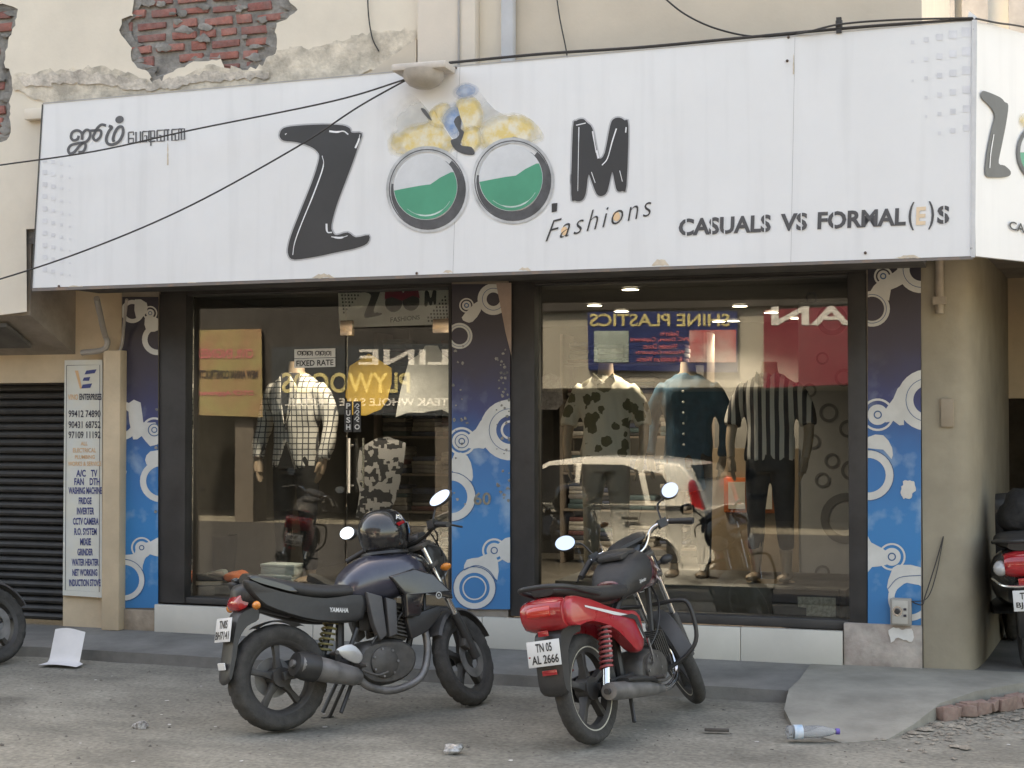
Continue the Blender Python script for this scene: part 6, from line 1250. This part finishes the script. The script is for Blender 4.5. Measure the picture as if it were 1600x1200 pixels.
# ================================================================ across the street (what the glass mirrors)
OP = Opposite(-16.0)
ob = empty('opposite_building', (-6, -16.2, -.3)); tag(ob, 'sunlit beige building with shop signs across the street, mirrored in the glass', 'building')
zb = OP(990, 606).z; zu = OP(990, 484).z; xb = OP(790, 500).x
beige = mat('opposite_beige', (.44, .42, .36), .85, var=.12, scale=1); obr = mat('opposite_brown', (.05, .047, .045), .8, var=.3, scale=2)
MB().bb(xb, 7, -22, -16.0, zb, zu).build('wall', beige, ob)
MB().bb(xb - .1, 7, -22, -15.9, zu + .002, zu + 4).build('upper_wall', obr, ob)  # dark storey added above the beige wall so the upper glass mirrors darkness
MB().bb(xb, 7, -22, -19.5, -.3, zb - .002).build('shop_recess', soff, ob)
ob2 = empty('opposite_building', (-12, -16.2, -.3)); tag(ob2, 'dark brown building with the plywood shop across the street, mirrored in the left window', 'building')
MB().bb(-30, xb - .12, -22, -16.0, zb, zu + 4).build('wall', obr, ob2)
MB().bb(-30, xb - .12, -22, -19.5, -.3, zb - .002).build('shop_recess', soff, ob2)
for x in (-24, -20, -15.5, -11, -6.8, -2.8, 1.2, 5): MB().bb(x, x + .4, -16.6, -16.05, -.3, zb - .003).build('column', mat('opposite_column', (.16, .14, .12), .85, var=.15), ob if x > xb else ob2)
def osign(q, m_, label, words):
    a, c = OP(*q[0], .06), OP(*q[2], .06); o = empty('street_sign_board', ((a.x + c.x) / 2, -15.95, min(a.z, c.z))); tag(o, label, 'sign')
    MB().prism([list(q)], lambda x, y: OP(x, y, .08), lambda x, y: OP(x, y, .01)).build('board', m_, o, smooth=False)
    for s_, qq, mm in words:
        (x0, y0, x1, y1) = qq; Print(OP, .09).text(s_, ((x1, y0), (x0, y0), (x0, y1), (x1, y1)), .02).build('lettering', mm, o)
    return o
gold = mat('sign_gold', (.70, .62, .30), .5); swh = mat('sign_letter_white', (.8, .8, .78), .5); crim = mat('sign_crimson', (.24, .035, .055), .5, var=.05); snavy = mat('sign_navy', (.02, .04, .16), .5); spink = mat('sign_pink', (.7, .2, .25), .5)
o = osign(((918, 487), (1152, 486), (1152, 582), (919, 578)), snavy, 'navy SHINE PLASTICS shop sign on the opposite building', [('SHINE PLASTICS', (921, 490, 1140, 510), gold), ('Dealers in:-', (1030, 517, 1060, 525), spink), ('PVC Doors, Cupboard', (985, 527, 1076, 535), spink), ('Wooden Doors', (1005, 537, 1058, 545), spink), ('Wooden Cupboards', (993, 547, 1070, 555), spink), ('& Aluminium Works', (995, 557, 1066, 565), spink)])
Print(OP, .09).poly([(928, 517), (982, 517), (982, 566), (928, 566)]).build('kitchen_picture', mat('picture_grey', (.45, .55, .52), .5, var=.4, scale=1.5), o); Print(OP, .09).poly([(1077, 516), (1150, 515), (1150, 566), (1077, 566)]).build('kitchen_picture', mat('picture_red', (.6, .12, .14), .5, var=.5, scale=2, c2=(.7, .6, .58)), o)
osign(((1193, 484), (1330, 478), (1330, 600), (1193, 606)), crim, 'crimson shop sign with white letters on the opposite building', [('AN', (1205, 478, 1330, 508), swh)])
osign(((300, 516), (408, 514), (410, 652), (300, 648)), mat('sign_yellow', (.36, .33, .15), .5, var=.2, scale=1.5, c2=(.40, .22, .14)), 'yellow ANNAI CONSTRUCTION sign on the opposite building', [('NEW ANNAI CONSTRUCTION', (300, 578, 402, 592), mat('sign_letter_black', (.03, .03, .05), .5)), ('DTCP Approved', (310, 610, 395, 620), spink), ('CIVIL ENGINEER', (305, 545, 395, 560), spink)])
osign(((424, 542), (720, 536), (720, 650), (424, 646)), mat('sign_dark', (.05, .06, .07), .5), 'dark sign of the PLYWOODS shop on the opposite building', [('PLYWOODS', (440, 582, 640, 614), gold), ('TEAK WHOLE SALE & RETAIL', (445, 622, 700, 634), swh), ('LINE', (560, 546, 700, 570), swh)])
# ---------------------------------------------------------------- parked hatchback
gzc = gz(-1.5, -8.0)
car = empty('parked_car', (-1.70, -8.02, gzc), (0, 0, R(187))); tag(car, 'white hatchback parked across the road, mirrored in the display window', 'car')
cw_ = mat('car_white', (.76, .76, .72), .25, var=.02, coat=.6); cgl = mat('car_glass', (.02, .022, .025), .05, coat=1); cbl = mat('car_trim', (.03, .03, .03), .5)
B = lambda mb, nm, m_, par=car, **k: mb.build(nm, m_, par, local=True, **k)
# x forward from the rear bumper (-1.85) to the nose (1.85); axles at -1.2 and 1.2
def arch(cx, r): return [(cx + r * math.cos(R(a)), .29 + r * math.sin(R(a))) for a in range(0, 181, 15)]
low = [(1.85, .34), (1.87, .55), (1.78, .72), (1.45, .86), (.95, .95), (-1.60, .98), (-1.80, .93), (-1.86, .70), (-1.87, .40), (-1.80, .24)] 
low = low + [(-1.53, .24)] + [p for p in reversed(arch(-1.2, .33))] + [(-.87, .22), (.87, .22)] + [p for p in reversed(arch(1.2, .33))] + [(1.53, .24), (1.75, .24)]
rings = []
for y, s in ((-.80, .93), (-.835, .985), (-.84, 1.), (.84, 1.), (.835, .985), (.80, .93)): rings.append((y, s))
mb = MB(); n = len(low)
for y, s in rings: mb.v += [Vector((p[0] * (.5 + .5 * s), y, .24 + (p[1] - .24) * (.4 + .6 * s))) for p in low]
for i in range(len(rings) - 1): mb.f += [(i * n + j, i * n + (j + 1) % n, (i + 1) * n + (j + 1) % n, (i + 1) * n + j) for j in range(n)]
tri = tessellate_polygon([[Vector((p[0], p[1], 0)) for p in low]]); mb.f += [tuple(t_) for t_ in tri] + [tuple(i + (len(rings) - 1) * n for i in t_) for t_ in tri]
B(mb, 'body', cw_, ang=50)
roof = [(-1.74, .93, .74), (-1.62, 1.28, .66), (-1.45, 1.46, .60), (-.9, 1.525, .58), (-.2, 1.53, .58), (.25, 1.47, .60), (.6, 1.26, .66), (1.05, .93, .74)]
prof = [(p[0], p[1]) for p in roof]
mb = MB(); vsL = [Vector((x, -w_, z)) for x, z, w_ in roof]; vsR = [Vector((x, w_, z)) for x, z, w_ in roof]; k = len(roof)
mb.add(vsL + vsR, [(i, i + 1, k + i + 1, k + i) for i in range(k - 1)] + [tuple(range(k)), tuple(range(2 * k - 1, k - 1, -1)), (0, k - 1, 2 * k - 1, k)]); B(mb, 'cabin', cw_, bevel=.03, ang=50)
def sidew(z): return .742 - (z - .93) * (.742 - .585) / (1.52 - .93)
for s in (-1, 1):
    for nm, q in (('window', [(.92, .97), (.48, 1.29), (.22, 1.42), (-.12, 1.44), (-.14, .97)]), ('window', [(-.20, .97), (-.19, 1.44), (-.75, 1.44), (-.92, 1.38), (-1.05, .99)]), ('window', [(-1.12, 1.0), (-1.0, 1.38), (-1.22, 1.34), (-1.42, 1.08)])):
        B(MB().prism([q], lambda x, z: Vector((x, s * (sidew(z) + .012), z)), lambda x, z: Vector((x, s * (sidew(z) - .01), z))), nm, cgl, smooth=False)
    for q in ([(-.17, .95), (-.17, .40), (-.14, .30)], [(.88, .93), (.92, .60), (.86, .32)], [(-1.05, .96), (-1.0, .75), (-.90, .60)]):
        P = Print(lambda a, b, off=0., s=s: Vector((a, s * (.842 + off), b)), .002); P.stroke(q, .008); B(P.mb, 'door_seam', cbl, smooth=False)
    for x in (-.02, -.90): B(MB().box((x, .85 * s, .82), (.20, .03, .035)), 'door_handle', cbl, bevel=.008)
    B(MB().pillow([(-1.86, .70), (-1.78, .72), (-1.62, 1.0), (-1.58, 1.24), (-1.66, 1.26), (-1.76, 1.0)], .72 * s, .045, .15), 'tail_light', redl)
    B(MB().pillow([(1.55, .74), (1.80, .62), (1.83, .70), (1.5, .86)], .70 * s, .10, .2), 'headlight', mat('lens_clear', (.6, .62, .65), .08))
    B(MB().pillow([(.78, .98), (.86, 1.0), (.84, 1.10), (.76, 1.10)], .86 * s, .06, .25), 'wing_mirror', cbl)
    B(MB().box((0, .842 * s, .255), (1.7, .02, .07)), 'sill', cbl)
    for x in (-1.2, 1.2):
        wh = B(MB().lathe([(0, .80 * s), (.19, .80 * s), (.20, .77 * s), (.20, .62 * s)], (x, 0, .29), 'Y', 24), 'wheel', mat('hub_silver', (.55, .55, .55), .35, .6)); B(MB().lathe([(.195, .60 * s), (.27, .62 * s), (.29, .66 * s), (.29, .77 * s), (.27, .81 * s), (.195, .80 * s)], (x, 0, .29), 'Y', 32), 'tyre', rub, par=wh)
        B(MB().lathe([(.02, .81 * s), (.04, .812 * s), (.06, .81 * s)], (x, 0, .29), 'Y', 16), 'hub_cap', cbl, par=wh)
B(MB().add([(.30, -.57, 1.465), (.30, .57, 1.465), (1.03, .70, .97), (1.03, -.70, .97)], [(0, 1, 2, 3)]).xf(lambda p: p + Vector((.03, 0, .02))), 'windscreen', cgl, smooth=False)
B(MB().add([(-1.64, -.60, 1.27), (-1.64, .60, 1.27), (-1.52, .56, 1.42), (-1.52, -.56, 1.42)], [(0, 1, 2, 3)]).xf(lambda p: p + Vector((-.03, 0, .02))), 'rear_window', cgl, smooth=False)
B(MB().pillow([(-1.92, .30), (-1.93, .55), (-1.80, .58), (-1.78, .26)], 0, .80, .08), 'rear_bumper', cw_)
